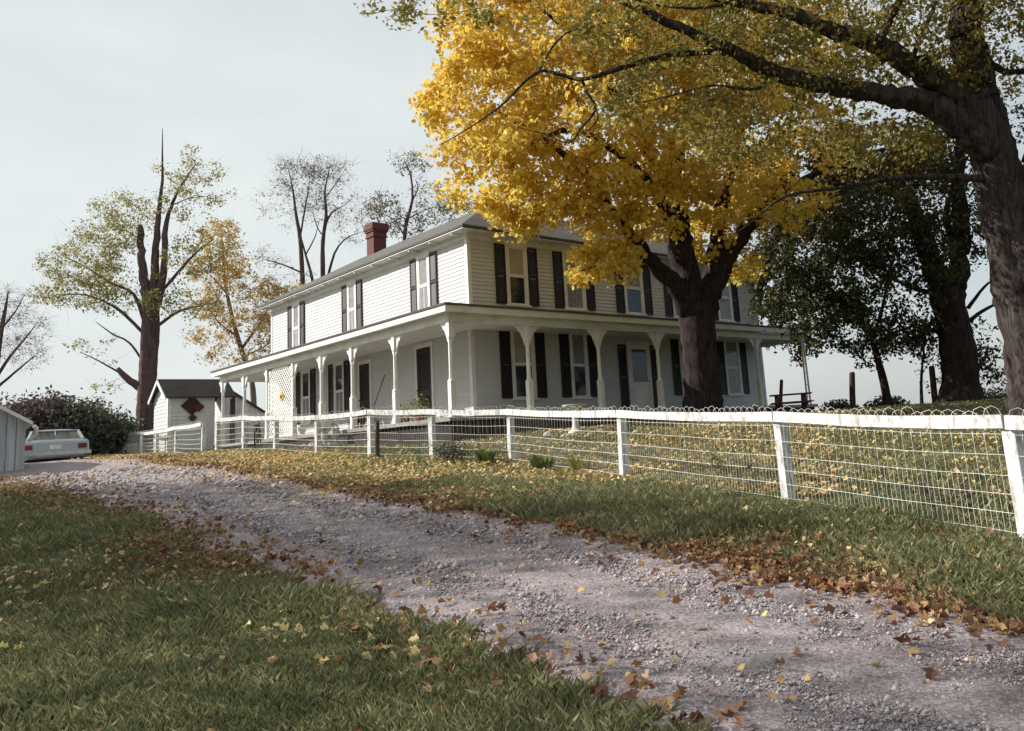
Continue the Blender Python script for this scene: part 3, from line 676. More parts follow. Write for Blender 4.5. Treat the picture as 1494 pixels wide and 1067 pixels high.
fa.box(-e+.031, -e+.031, 2.725, XE+.07, -DP+.13, 2.745); fa.box(-e+.031, -DP+.131, 2.725, -DP+.13, YE+.07, 2.745)
obj('porch_fascia', fa, MT['trim'], house)
# porch post with brackets
def make_post(x, y, along):
    k = MB(); z0 = FZ; r = .068
    def ring(z, r_, c=.3): 
        a = r_*c; return [(x-r_, y-a, z), (x-a, y-r_, z), (x+a, y-r_, z), (x+r_, y-a, z), (x+r_, y+a, z), (x+a, y+r_, z), (x-a, y+r_, z), (x-r_, y+a, z)]
    prof = [(0,.085,.85),(.12,.085,.85),(.14,.072,.95),(.82,.072,.95),(.86,.08,.8),(.90,.062,.45),(1.0,.052,.42),(1.85,.047,.42),(1.9,.06,.5),(1.93,.07,.9),(2.20,.07,.95),(2.30,.07,.95)]
    V = []; 
    for z, r_, c in prof: V += ring(z0+z, r_, c)
    F = [(i*8+j, i*8+(j+1) % 8, (i+1)*8+(j+1) % 8, (i+1)*8+j) for i in range(len(prof)-1) for j in range(8)]+[tuple(range(7, -1, -1)), tuple(range(len(V)-8, len(V)))]
    k.add(V, F); po = obj('porch_post', k, MT['trim'], house)
    prb = [(.06,-.52),(.06,-.002),(.38,-.002),(.37,-.06),(.30,-.08),(.27,-.15),(.21,-.18),(.17,-.28),(.13,-.33),(.11,-.43),(.085,-.47)]
    for s in along:
        b = MB(); ax = np.array(s[:2], float); nn = np.array([-ax[1], ax[0]])
        b.prism(prb, -.02, .02, lambda p, q, d: (x+ax[0]*p+nn[0]*d, y+ax[1]*p+nn[1]*d, 2.52+q)); obj('bracket', b, MT['trim'], po)
    return po
PX = -DP+.25
make_post(PX, PX, ((1, 0), (0, 1)))
p0 = make_post(PX, .559, ((0, 1), (0, -1)))
for yy in (2.920, 4.879, 6.842, 8.862, 10.89, 12.95): dup_part(p0, (0, yy-.559, 0))
p1 = make_post(.338, PX, ((1, 0), (-1, 0)))
for xx in (2.882, 5.330, 7.915, 10.304): dup_part(p1, (xx-.338, 0, 0))
tp = MB()
for dx in (-.12, .12): tp.beam((XE-.17+dx, PX, -.9), (XE-.17+dx*.55, PX, 2.52), .05, .05)
for q in np.linspace(.1, 2.2, 6): tp.beam((XE-.27+.02*q, PX, q), (XE-.07-.02*q, PX, q), .03, .03)
to = obj('porch_post', tp, MT['trim'], house); to['label'] = 'open ladder like trellis post at the end of the front porch'
# lattice panel between two posts
lt = MB(); y0, y1, z0, z1 = 6.92, 8.79, FZ+.03, 2.50
lt.box(PX-.02, y0, z0, PX+.02, y0+.06, z1); lt.box(PX-.02, y1-.06, z0, PX+.02, y1, z1); lt.box(PX-.02, y0+.06, z1-.06, PX+.02, y1-.06, z1); lt.box(PX-.02, y0+.06, z0, PX+.02, y1-.06, z0+.06)
st = .15
for sgn, dx in ((1, -.008), (-1, .008)):
    c = -(z1-z0) if sgn > 0 else 0
    while c < (y1-y0)+(z1-z0 if sgn < 0 else 0):
        ps = []
        for q in (z0+.03, z1-.03):
            ps.append((y0+c+(q-z0)*sgn, q))
        (ya, za), (yb, zb) = ps
        def clip(lo, hi, ya, za, yb, zb):
            if abs(yb-ya) < 1e-6: return None
            t0, t1 = 0, 1
            for bound, side in ((lo, 1), (hi, -1)):
                da, db = (ya-bound)*side, (yb-bound)*side
                if da < 0 and db < 0: return None
                if da < 0: t0 = max(t0, da/(da-db))
                elif db < 0: t1 = min(t1, da/(da-db))
            if t1-t0 < .02: return None
            g = lambda t: (ya+(yb-ya)*t, za+(zb-za)*t); return g(t0), g(t1)
        r_ = clip(y0+.03, y1-.03, ya, za, yb, zb)
        if r_: lt.beam((PX+dx, *r_[0]), (PX+dx, *r_[1]), .040, .008, up=(1, 0, 0))
        c += st
lo_ = obj('lattice_panel', lt, MT['trim'], house)
# skirting: dark board with slats
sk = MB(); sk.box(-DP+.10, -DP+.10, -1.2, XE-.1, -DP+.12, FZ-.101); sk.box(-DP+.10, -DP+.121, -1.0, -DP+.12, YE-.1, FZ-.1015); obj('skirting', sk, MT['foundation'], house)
sl_ = MB(); x = -DP+.12
while x < XE-.1: sl_.box(x, -DP+.075, -1.15, x+.028, -DP+.099, FZ-.103); x += .085
obj('skirting_slats', sl_, simple('greyed_slats', (.24,.19,.17), (.12,.09,.08), 6, .8), house)
# ------------------------------------------------------------------ FENCE
def col_line(u, p0, p1):        # where the pixel column u crosses the plan line p0-p1
    d = ray(u, 640)[:2]; e = np.array(p1)-np.array(p0); A = np.array([[d[0], -e[0]], [d[1], -e[1]]]); k = np.linalg.solve(A, np.array(p0)-CAM[:2]); return CAM[:2]+d*k[0]
def gpt(p): return np.array([p[0], p[1], gz(p[0], p[1])])
Pn = [np.array(q) for q in ((-6.55,-18.9), (-6.2,-16.45), (-5.42,-13.55), (-4.50,-10.2), (-3.55,-6.6), (-3.85,-4.0), (-4.25,-2.1))]
us = [1800, 1480, 1142, 907, 746, 631, 541]
Pn = [col_line(u, p*0+CAM[:2]+(p-CAM[:2])*1.0, p+np.array([.28, .96])) if k else p for k, (u, p) in enumerate(zip(us, Pn))]
Pl = [col_line(u, (-4.3,-1.5), (-4.5,6.5)) for u in (464, 403, 357, 318)]
Pf = [col_line(u, (-4.5,7.5), (-2.6,26)) for u in (297, 258, 229, 206, 181, 155)]
def fence(name, label, pts, h, extra=None, wire=True, vs_=.055):
    P = [gpt(p) for p in pts]; root = thing(name, P[len(P)//2], label, 'fence')
    tops = []
    for i, p in enumerate(P):
        d = (P[min(i+1, len(P)-1)]-P[max(i-1, 0)])[:2]; ang = math.atan2(d[1], d[0])
        k = MB(); rr = .058; hh = h[i] if isinstance(h, (list, tuple)) else h
        lean = rng.normal(size=2)*.012
        v = np.array([(x*rr, y*rr, 0) for x, y in ((-1,-1),(1,-1),(1,1),(-1,1))]); lo = xf(p+np.array([0, 0, -.3]), ang)(v); hi = xf(p+np.array([lean[0], lean[1], hh-.015]), ang)(v*.95)
        k.add(np.vstack([lo, hi]), [(3,2,1,0),(4,5,6,7),(0,1,5,4),(1,2,6,5),(2,3,7,6),(3,0,4,7)]); obj('post', k, MT['fence'], root)
        tops.append(p+np.array([lean[0], lean[1], hh]))
    for i in range(len(P)-1):
        a, b = tops[i].copy(), tops[i+1].copy(); d = (b-a); d /= np.linalg.norm(d); side = np.array([-d[1], d[0], 0]); side /= np.linalg.norm(side)
        if side@(CAM-a)*1.0 < 0: side = -side
        k = MB(); oa = side*(.058+.022); n = 6; pts_ = np.array([a+(b-a)*t-np.array([0, 0, .06+.02*math.sin(math.pi*t)]) for t in np.linspace(0.002, .998, n)])+oa
        x = side*.018; z = np.array([0, 0, .054]); V = np.concatenate([[q-x-z, q+x-z, q+x+z, q-x+z] for q in pts_])
        V = V+rng.normal(size=V.shape)*.003
        F = [(j*4+m_, j*4+(m_+1) % 4, j*4+4+(m_+1) % 4, j*4+4+m_) for j in range(n-1) for m_ in range(4)]+[(3,2,1,0), tuple(range(4*n-4, 4*n))]
        k.add(V, F); obj('rail', k, MT['fence'], root)
        if not wire: continue
        wq = MB(); Lw = np.linalg.norm(b-a); dist = np.linalg.norm((a+b)/2-CAM); wr = .0013+.00010*dist; off = side*(.0602)
        ga, gb = P[i], P[i+1]
        def pt(t, f): # f 0 ground .. 1 top
            g0 = ga+(gb-ga)*t; t1 = a+(b-a)*t; q = g0+(t1-g0)*f+off; q[2] += -.02*math.sin(math.pi*t)*f+.004*math.sin(9*t+3*f); return q
        for f in (.05, .20, .35, .50, .67, .84):
            wq.tube([pt(t, f) for t in np.linspace(0, 1, 9)], wr*1.15, 4, cap=False)
        nv = int(Lw/vs_)
        for j in range(1, nv):
            t = j/nv; wq.tube([pt(t, .03), pt(t, .3), pt(t, .52 if j % 2 else .84)], wr*.8, 3, cap=False)
        # double looped top: arches, each starting on every second upright and rising above the rail
        na = nv//2
        for j in range(0, na-1):
            t0, t1 = j/na, min(1, (j+2)/na); pk = 1.055+rng.uniform(-.02, .03); tm = (t0+t1)/2+rng.normal()*.004
            wq.tube([pt(t0, .80), pt(t0*.93+t1*.07, .97), pt(t0*.78+t1*.22, pk-.025), pt(tm, pk), pt(t0*.22+t1*.78, pk-.025), pt(t0*.07+t1*.93, .97), pt(t1, .80)], wr*.9, 3, cap=False)
        obj('wire_netting', wq, MT['wire'], root)
    return root
fn = fence('yard_fence', 'long white fence with looped wire netting between the drive and the farmhouse', Pn+Pl, [1.0,1.0,1.0,1.0,1.0,1.0,1.02,.92,.9,.95,1.02])
ff = fence('yard_fence', 'farther white fence run between the silver car and the well house', Pf, [1.0,.9,.86,.84,.82,.82], vs_=.11)
# the brown post by the corner
k = MB(); p = ground(551, 669); q = np.array([.012, .01, 0])
k.tube([p+[0,0,-.2], p+[.0,.0,.4], p+[.015,.0,.78]], [.050,.047,.042], 9, jit=.12); o = obj('wooden_post', k, MT['oldwood'], None, origin=p); tag(o, 'short weathered brown wooden post beside the white fence post at the bend', 'post')
# ------------------------------------------------------------------ SMALL THINGS
def rock(mb, c, s, r):
    n1, n2 = 7, 5; V = []
    sx, sy, sz_ = s*r.uniform(.7, 1.3), s*r.uniform(.7, 1.3), s*r.uniform(.45, .8)
    prof = [(.55, -.6), (.95, -.2), (1, .15), (.7, .6), (.3, .85)]
    for q, zz in prof:
        for j in range(n1):
            a = 2*math.pi*j/n1; k = r.uniform(.8, 1.15); V.append((c[0]+sx*q*k*math.cos(a), c[1]+sy*q*k*math.sin(a), c[2]+sz_*zz*r.uniform(.85, 1.1)))
    F = [(i*n1+j, i*n1+(j+1) % n1, (i+1)*n1+(j+1) % n1, (i+1)*n1+j) for i in range(4) for j in range(n1)]+[tuple(range(n1-1, -1, -1)), tuple(range(4*n1, 5*n1))]
    mb.add(V, F)
rr = np.random.default_rng(5)
for i, (u, v, s) in enumerate(((782,634,.10),(800,637,.12),(818,631,.10),(826,639,.14),(862,637,.09),(876,631,.13),(893,636,.11),(912,631,.10),(928,634,.12))):
    p = ground(u, v); k = MB(); rock(k, p+[0, 0, s*.25], s, rr); o = obj('rock', k, MT['rock'], None, origin=p)
    tag(o, 'pale rock on the ground near the white bird bath before the porch', 'rock', 'pale rocks round the bird bath')
for i, (u, v, s) in enumerate(((444,640,.10),(456,637,.16),(470,637,.11),(483,639,.13),(499,639,.12))):
    p = ground(u, v); k = MB(); rock(k, p+[0, 0, s*.25], s, rr); o = obj('rock', k, MT['rock'], None, origin=p)
    tag(o, 'pale rock lying along the side porch behind the fence', 'rock', 'pale rocks along the side porch')
# small white pot like statues by the side porch
for u, v, h, lb in ((474, 640, .48, 'pale bulbous garden urn standing left of the other urn by the side porch'), (489, 640, .60, 'taller pale garden urn standing right of the other urn by the side porch')):
    p = ground(u, v); t = thing('garden_urn', p, lb, 'urn', 'pale garden urns'); k = MB(); s = h/.6
    k.lathe([(.11*s, -.02), (.11*s, .05*s), (.05*s, .09*s), (.05*s, .14*s), (.13*s, .25*s), (.15*s, .36*s), (.10*s, .44*s), (.13*s, .47*s)], p, 14); obj('urn_body', k, MT['concrete'], t, True)
    q = leaves(p+np.array([0, 0, .53*s])+np.random.default_rng(3).normal(size=(60, 3))*.07*s, .07, OVAL, OVAL_F); raw('foliage', q[0], q[1], MT['greyleaf'], t, q[2])
# bird bath
p = ground(841, 633); tb = at(841, 590, float(FW@(p-CAM))); hb = tb[2]-p[2]
t = thing('bird_bath', p, 'white pedestal bird bath with a shallow basin on the lawn before the porch', 'bird bath'); k = MB()
k.lathe([(.19, -.03), (.19, .05), (.15, .07), (.10, .12), (.075, .22), (.07, hb*.6), (.085, hb-.14), (.11, hb-.1)], p, 18); obj('pedestal', k, MT['concrete'], t, True)
k = MB(); k.lathe([(.10, hb-.1), (.22, hb-.075), (.29, hb-.02), (.30, hb), (.27, hb), (.20, hb-.03), (.05, hb-.045)], p, 24); obj('basin', k, MT['concrete'], t, True)
# white sloping cellar door / ramp by the side porch
pA, pB = ground(522, 643), ground(628, 640)
t = thing('cellar_door', (pA+pB)/2, 'white slanted cellar door box beside the side porch behind the fence bend', 'cellar door')
d = pB-pA; Ln = np.linalg.norm(d[:2]); ang = math.atan2(d[1], d[0]); T_loc = xf(pA, ang)
k = MB(); k.prism([(0, -.2), (Ln, -.2), (Ln, .34), (0, .06)], .06, .94, lambda a, b, dd: (a, dd, b), T=T_loc); obj('side_panel', k, MT['whiteboard'], t)
k = MB()
for j in range(6): k.prism([(-.05, .085), (Ln+.06, .375), (Ln+.06, .42), (-.05, .13)], .03+j*.155, .18+j*.155, lambda a, b, dd: (a, dd, b), T=T_loc)
obj('door_leaf', k, MT['whiteboard'], t)
k = MB(); k.prism([(-.07, -.03), (Ln+.08, .30), (Ln+.08, .40), (-.07, .12)], -.01, .028, lambda a, b, dd: (a, dd, b), T=T_loc); obj('side_rail', k, MT['fence'], t)
# bicycle by the lattice
p = ground(376, 643); p[:2] = p[:2]
t = thing('bicycle', p, 'small dark bicycle parked at the side porch below the white lattice', 'bicycle'); T_ = xf(p, R(62), 1.0)
def wheel(cx, r):
    k = MB(); a = np.linspace(0, 2*math.pi, 25); pts = np.stack([cx+r*np.cos(a), 0*a, r+.01+r*np.sin(a)], 1); k.tube(pts, .02, 6, cap=False, T=T_); o = obj('wheel', k, MT['rubber'], t)
    k = MB()
    for j in range(12):
        b = j*math.pi/6; k.tube([(cx, 0, r+.01), (cx+r*math.cos(b), 0, r+.01+r*math.sin(b))], .003, 3, T=T_)
    k.tube([(cx, -.04, r+.01), (cx, .04, r+.01)], .02, 8, T=T_); obj('spokes', k, MT['chrome'], o)
wheel(-.42, .27); wheel(.42, .27); k = MB()
for a, b in (((-.42,0,.28),(-.08,0,.25)), ((-.42,0,.28),(-.18,0,.58)), ((-.08,0,.25),(-.18,0,.58)), ((-.18,0,.55),(.26,0,.62)), ((-.08,0,.25),(.28,0,.55)), ((.24,0,.78),(.42,0,.28))): k.tube([a, b], .016, 6, T=T_)
obj('frame', k, MT['black'], t); k = MB(); k.tube([(.16,-.25,.86),(.24,-.12,.84),(.25,0,.79),(.24,.12,.84),(.16,.25,.86)], .012, 6, T=T_); obj('handlebar', k, MT['chrome'], t)
k = MB(); k.lathe([(.02,-.02),(.08,-.01),(.09,.03),(.04,.05)], (-.20,0,.62), 10, T=T_); obj('saddle', k, MT['black'], t)
# broom leaning on the wall
a = on_left(556, 603); a[0] = -.55; a[2] = FZ; b = on_left(563.5, 547); b[0] = -.05
t = thing('broom', a, 'straw broom leaning against the white wall between the two screen doors', 'broom'); d = (b-a)/np.linalg.norm(b-a)
k = MB(); k.tube([a+d*.33, b], .013, 6); obj('handle', k, MT['oldwood'], t)
k = MB(); k.tube([a+[0, 0, .01], a+d*.15, a+d*.30, a+d*.38], [.13, .10, .06, .025], 10); obj('bristles', k, MT['straw'], t)
# bench on the porch
y0, y1 = yl(551), yl(537); t = thing('bench', (-.4, (y0+y1)/2, FZ), 'low dark wooden bench on the porch below the farther screen door', 'bench')
y1 = max(y1, y0+.9)
k = MB(); k.box(-.62, y0, FZ+.40, -.24, y1, FZ+.445); obj('seat', k, MT['redwood'], t)
for xx in (-.59, -.31):
    for yy in (y0+.05, y1-.1): k = MB(); k.box(xx, yy, FZ, xx+.05, yy+.05, FZ+.40); obj('leg', k, MT['redwood'], t)
k = MB(); k.box(-.235, y0, FZ+.3, -.20, y1, FZ+.36); k.box(-.235, y0, FZ+.36, -.20, y0+.05, FZ+.55); k.box(-.235, y1-.05, FZ+.36, -.20, y1, FZ+.55); k.box(-.235, y0+.05, FZ+.47, -.20, y1-.05, FZ+.55); obj('backrest', k, MT['redwood'], t)
# milk can
p = np.array([-.35, yl(588)-.25, FZ]); t = thing('milk_can', p, 'tall dark metal milk can on the porch left of the nearer screen door', 'milk can')
k = MB(); k.lathe([(.13, 0), (.15, .02), (.15, .42), (.13, .47), (.08, .55), (.08, .62), (.11, .64), (.11, .66)], p, 16); obj('can_body', k, MT['black'], t, True)
k = MB(); k.lathe([(.10, .661), (.10, .70), (.04, .73), (.03, .76)], p, 14); obj('lid', k, MT['black'], t, True)
# potted plants near the door
for dy, s, lb in ((-.1, 1.0, 'leafy green plant in a clay pot on the porch floor before the nearer screen door'), (.55, .75, 'smaller pale leaved plant in a clay pot left of the nearer screen door')):
    p = np.array([-1.3, yl(621)+dy-1.6, FZ]); t = thing('potted_plant', p, lb, 'plant'); k = MB()
    k.lathe([(.10*s, 0), (.14*s, .2*s), (.16*s, .2*s), (.16*s, .25*s), (.13*s, .25*s), (.12*s, .22*s)], p, 14); obj('pot', k, MT['clay'], t)
    q = np.random.default_rng(8).normal(size=(260, 3))*np.array([.15, .15, .13])*s+p+np.array([0, 0, .42*s]); q = leaves(q, .07, OVAL, OVAL_F); raw('foliage', q[0], q[1], MT['weed'], t, q[2])
# yellow flower ornament on the lattice
p = at(411, 579, float(FW@(np.array([PX, 7.8, 1])-CAM))); p[0] = PX-.05
t = thing('flower_ornament', p, 'yellow flower ornament hung on the white lattice panel', 'ornament'); k = MB()
for j in range(10):
    a = j*math.pi/5; k.prism([(0, 0), (.07, -.04), (.15, 0), (.07, .04)], -.006+.001*j, .004+.001*j, lambda q, w2, d, a=a: (p[0]+d, p[1]+q*math.cos(a)-w2*math.sin(a), p[2]+q*math.sin(a)+w2*math.cos(a)))
obj('petals', k, MT['yellowcloth'], t); k = MB(); k.lathe([(.05, -.02), (.05, .02)], (0, 0, 0), 10, T=lambda v: np.stack([p[0]-v[:, 2], p[1]+v[:, 0], p[2]+v[:, 1]], 1)); obj('flower_centre', k, MT['redwood'], t)
# low plants
def plant(name, label, u, v, n, spread, h, size, mat, cat='shrub', stems=8, seed=1, group=None, blade=False):
    r = np.random.default_rng(seed); p = ground(u, v); t = thing(name, p, label, cat, group); k = MB()
    for j in range(stems):
        a = r.uniform(0, 6.28); q = p+np.array([math.cos(a)*spread*.6, math.sin(a)*spread*.6, h*r.uniform(.6, 1)]); k.tube([p+[0, 0, -.03], (p+q)/2+[0, 0, .1*h], q], [.008, .006, .003], 4)
    obj('stems', k, MT['oldwood'] if not blade else mat, t)
    d = r.normal(size=(n, 3)); d /= np.linalg.norm(d, axis=1)[:, None]; c = p+d*(r.uniform(0, 1, n)**.45)[:, None]*np.array([spread, spread, h*.5])+np.array([0, 0, h*.52])
    cl = r.normal(size=(14, 3)); cl /= np.linalg.norm(cl, axis=1)[:, None]
    c = c+ (cl[r.integers(0, 14, n)]*.25*np.array([spread, spread, h*.5]))
    c[:, 2] = np.maximum(c[:, 2], p[2]+.02)
    if blade:
        a = r.uniform(0, 6.28, n); L_ = h*r.uniform(.6, 1.1, n); b = p+np.stack([np.cos(a)*spread*.5*r.uniform(0, 1, n), np.sin(a)*spread*.5*r.uniform(0, 1, n), 0*a], 1)
        tip = b+np.stack([np.cos(a)*L_*.5, np.sin(a)*L_*.5, L_*.8], 1); md = (b+tip)/2+np.array([0, 0, 1])*(L_*.16)[:, None]; sd_ = np.stack([-np.sin(a), np.cos(a), 0*a], 1)*.018
        V = np.stack([b-sd_*.6, b+sd_*.6, md+sd_, tip, md-sd_], 1).reshape(-1, 3); F = (np.arange(n)[:, None, None]*5+np.array([[0,1,2],[0,2,4],[4,2,3]])[None]).reshape(-1, 3); raw('blades', V, F, mat, t, np.repeat(r.uniform(0, 1, n), 5))
    else:
        q = leaves(c, size, OVAL, OVAL_F, outward=d, r=r); raw('foliage', q[0], q[1], mat, t, q[2])
    return t
plant('shrub', 'light green leafy shrub at the porch corner behind the fence', 652, 640, 900, .38, .75, .07, MT['weed'], seed=2)
plant('shrub', 'dark twiggy low shrub at the foot of the fence just right of the bend', 658, 676, 900, .38, .42, .05, MT['bush'], seed=3)
plant('weed_clump', 'green strap leaved clump on the fence line, right of the dark low shrub', 708, 676, 120, .32, .36, .05, MT['weed'], 'plant', 3, 4, None, True)
plant('weed_clump', 'bright green strap leaved clump just right of a fence post', 792, 686, 170, .40, .34, .05, MT['weed'], 'plant', 3, 5, None, True)
plant('weed_clump', 'pale dry strap leaved clump under the netting left of a tall white post', 848, 690, 110, .36, .36, .05, MT['palegreen'], 'plant', 3, 6, None, True)
def dry_weed(u, v, h, lb, seed):
    r = np.random.default_rng(seed); p = ground(u, v); t = thing('dry_weed', p, lb, 'weed'); k = MB(); L = []
    for j in range(9):
        a = r.uniform(0, 6.28); e = p+np.array([math.cos(a)*.28, math.sin(a)*.28, h*r.uniform(.5, 1)]); k.tube(spline([p+[0, 0, -.03], (p+e)/2+r.normal(size=3)*.04, e], .08), .005, 4, cap=False)
        for q in range(9): L.append(p+(e-p)*r.uniform(.5, 1)+r.normal(size=3)*.04)
    obj('stems', k, MT['straw'], t); q = leaves(np.array(L), .07, OVAL, OVAL_F, r=r); raw('foliage', q[0], q[1], MT['greyleaf'], t, q[2])
dry_weed(1070, 716, .62, 'dry tan weed stalks at the netting left of the thick fence post', 3); dry_weed(1120, 722, .45, 'grey dead weeds tangled against the thick fence post', 4)
dry_weed(1380, 745, .35, 'low dry brown weeds under the nearest netting panel', 5)
# picnic table, pole, wooden posts at the far side of the lawn
p = gp(1160, 22.0); tt = at(1160, 574, 22.0); hh = tt[2]-p[2]
t = thing('picnic_table', p, 'red brown wooden picnic table on the lawn crest right of the porch', 'picnic table'); T_ = xf(p, YAW-math.pi/2-R(8), 1.0); s = hh/.76
def bxT(x0, y0, z0, x1, y1, z1, nm, mt='redwood'):
    k = MB(); k.box(x0*s, y0*s, z0*s, x1*s, y1*s, z1*s, T=T_); return obj(nm, k, MT[mt], t)
k = MB()
for j in range(5): k.box((-.75)*s, (-.36+j*.147)*s, .72*s, .75*s, (-.36+j*.147+.135)*s, .76*s, T=T_)
obj('tabletop', k, MT['redwood'], t)
for yy in (-.75, .50):
    k = MB()
    for j in range(2): k.box(-.75*s, (yy+j*.13)*s, .42*s, .75*s, (yy+j*.13+.12)*s, .46*s, T=T_)
    obj('seat', k, MT['redwood'], t)
for xx in (-.5, .46):
    for sg in (-1, 1): k = MB(); k.beam((xx*s, sg*.62*s, 0), (xx*s, sg*.2*s, .719*s), .045, .09, up=(1, 0, 0), T=T_); obj('leg', k, MT['redwood'], t)
    k = MB(); k.box((xx+.046)*s, -.73*s, .33*s, (xx+.09)*s, .73*s, .419*s, T=T_); obj('crossbar', k, MT['redwood'], t)
def wpost(u, vt, t_, r, lb, lean=0, cap=False):
    p = gp(u, t_); tp_ = at(u+lean, vt, t_); k = MB(); k.tube([p+[0, 0, -.3], p*.5+tp_*.5+[.01, 0, 0], tp_-[0, 0, .04], tp_], [r*1.1, r, r*.95, r*.7], 9, jit=.08); o = obj('wooden_post', k, MT['oldwood'], None, origin=p); tag(o, lb, 'post')
wpost(1141, 554, 23.5, .05, 'thin dark post standing behind the left end of the picnic table', -1)
wpost(1248, 543, 24.5, .085, 'thick dark wooden post on the crest left of the small dark tree', -5)
wpost(1371, 534, 24.0, .085, 'leaning dark wooden post on the crest left of the forked dark tree', -12)
def mound(u, v, t_, w, h, lb, seed, mt='bush'):
    r = np.random.default_rng(seed); p = gp(u, t_); t = thing('shrub', p, lb, 'shrub', 'low shrubs on the lawn crest'); n = 1500
    d = r.normal(size=(n, 3)); d /= np.linalg.norm(d, axis=1)[:, None]; d[:, 2] = abs(d[:, 2]); off = d*r.uniform(.5, 1.05, n)[:, None]*np.array([w, w*.6, h])
    c = p+RH[0]*0+np.stack([RH[0]*off[:, 0]+FH[0]*off[:, 1], RH[1]*off[:, 0]+FH[1]*off[:, 1], off[:, 2]], 1); q = leaves(c, .10, OVAL, OVAL_F, outward=d, r=r); raw('foliage', q[0], q[1], MT[mt], t, q[2])
    k = MB()
    for j in range(10): a = r.uniform(0, 6.28); k.tube([p, p+np.array([math.cos(a)*w*.6, math.sin(a)*w*.6, h*.7])], [.02, .008], 4)
    obj('stems', k, MT['bark_d'], t)
mound(1228, 588, 26.0, .75, .55, 'low dark shrub on the lawn crest between the picnic table and the small dark tree', 11)
mound(1300, 588, 25.6, .8, .58, 'low dark shrub at the foot of the small dark tree on the crest', 12)
mound(1452, 586, 25.5, 1.1, .60, 'low brownish shrub on the crest between the forked dark tree and the big bark trunk', 13)
# ------------------------------------------------------------------ WELL HOUSE, SHED, GARAGE
def boards(mb, fr, a0, a1, zlo, zhi, step=.2, d=.0, vert=True):
    a = a0
    while a < a1-.01:
        b = min(a+step-.012, a1); wbox2(mb, fr, a, b, zlo, (zhi(a) if callable(zhi) else zhi), d); a += step
def wbox2(mb, fr, a, b, z0, z1, d):
    p = [fr(a, z0, d), fr(b, z0, d), fr(b, z1, d), fr(a, z1, d)]; q = [fr(a, z0, d+.02), fr(b, z0, d+.02), fr(b, z1, d+.02), fr(a, z1, d+.02)]
    mb.add(p+q, [(3,2,1,0),(4,5,6,7),(0,1,5,4),(1,2,6,5),(2,3,7,6),(3,0,4,7)])
TW = 31.0
c0 = gp(245, TW)                                  # near left corner of the well house
wh_top = at(245, 576, TW)[2]; hgt_ = wh_top-c0[2]
def size_to(u, t_guess, p0, direc):               # length along direc from p0 until pixel column u
    for q in np.arange(.2, 12, .02):
        X_ = p0+np.array([direc[0], direc[1], 0])*q
        if (RT@(X_-CAM))/(FW@(X_-CAM))*FPX+PPX >= u: return q
    return 3
wl = size_to(312, TW, c0, (1, 0)); wd_ = 1.7
t = thing('well_house', c0, 'small white clapboard well house with dark roof and a dark diamond ornament', 'shed')
k = MB(); x0, y0 = c0[0], c0[1]; zb, zt = c0[2]-.2, c0[2]+hgt_
siding_wall(k, (x0, y0), (x0+wl, y0), (0, -1), zb, zt, .14); siding_wall(k, (x0, y0+wd_), (x0, y0), (-1, 0), zb, zt, .14); siding_wall(k, (x0+wl, y0), (x0+wl, y0+wd_), (1, 0), zb, zt, .14); siding_wall(k, (x0+wl, y0+wd_), (x0, y0+wd_), (0, 1), zb, zt, .14)
rh = .62
for xx in (x0, x0+wl): k.add([(xx, y0, zt), (xx, y0+wd_, zt), (xx, y0+wd_/2, zt+rh)], [(0, 1, 2)])
obj('wall', k, MT['siding'], t)
k = MB(); yo = .18; zs = zt-yo*rh/(wd_/2)
for sg, ya in ((1, y0-yo), (-1, y0+wd_+yo)):
    ym = y0+wd_/2; k.add([(x0-.16, ya, zs), (x0+wl+.75, ya, zs), (x0+wl+.75, ym, zt+rh), (x0-.16, ym, zt+rh), (x0-.16, ya, zs+.06), (x0+wl+.75, ya, zs+.06), (x0+wl+.75, ym, zt+rh+.06), (x0-.16, ym, zt+rh+.06)], [(3,2,1,0),(4,5,6,7),(0,1,5,4),(1,2,6,5),(3,0,4,7)])
obj('roof', k, MT['dshingle'], t)
k = MB()
for ya in (y0-yo, y0+wd_+yo): k.beam((x0-.175, ya, zs-.03), (x0-.175, y0+wd_/2, zt+rh-.03), .03, .12)
k.box(x0-.03, y0-.03, zb, x0+.08, y0-.019, zt-.01); k.box(x0-.03, y0-.03, zb, x0-.019, y0+.08, zt-.01); obj('trim', k, MT['trim'], t)
k = MB(); k.beam((x0+wl+.68, y0-.1, zb), (x0+wl+.68, y0-.1, zs+.02), .09, .09); obj('roof_post', k, MT['oldwood'], t)
q = at(280, 592, float(FW@(np.array([x0+wl/2, y0, zt-.5])-CAM))); ax_, az_ = q[0], q[2]
t2 = thing('diamond_ornament', (ax_, y0-.03, az_), 'dark red diamond shaped wooden ornament hung on the well house wall', 'ornament'); k = MB()
k.prism([(-.40, 0), (0, -.36), (.40, 0), (0, .36)], .022, .06, lambda a, b, d: (ax_+a, y0-d, az_+b)); obj('diamond', k, MT['door'], t2)
k = MB(); k.prism([(-.16, 0), (0, -.15), (.16, 0), (0, .15)], .061, .08, lambda a, b, d: (ax_+.02+a, y0-d, az_-.45+b)); k.prism([(-.2, 0), (0, -.18), (.2, 0), (0, .18)], .061, .085, lambda a, b, d: (ax_+.24+a, y0-d, az_-.06+b)); obj('small_diamond', k, MT['redwood'], t2)
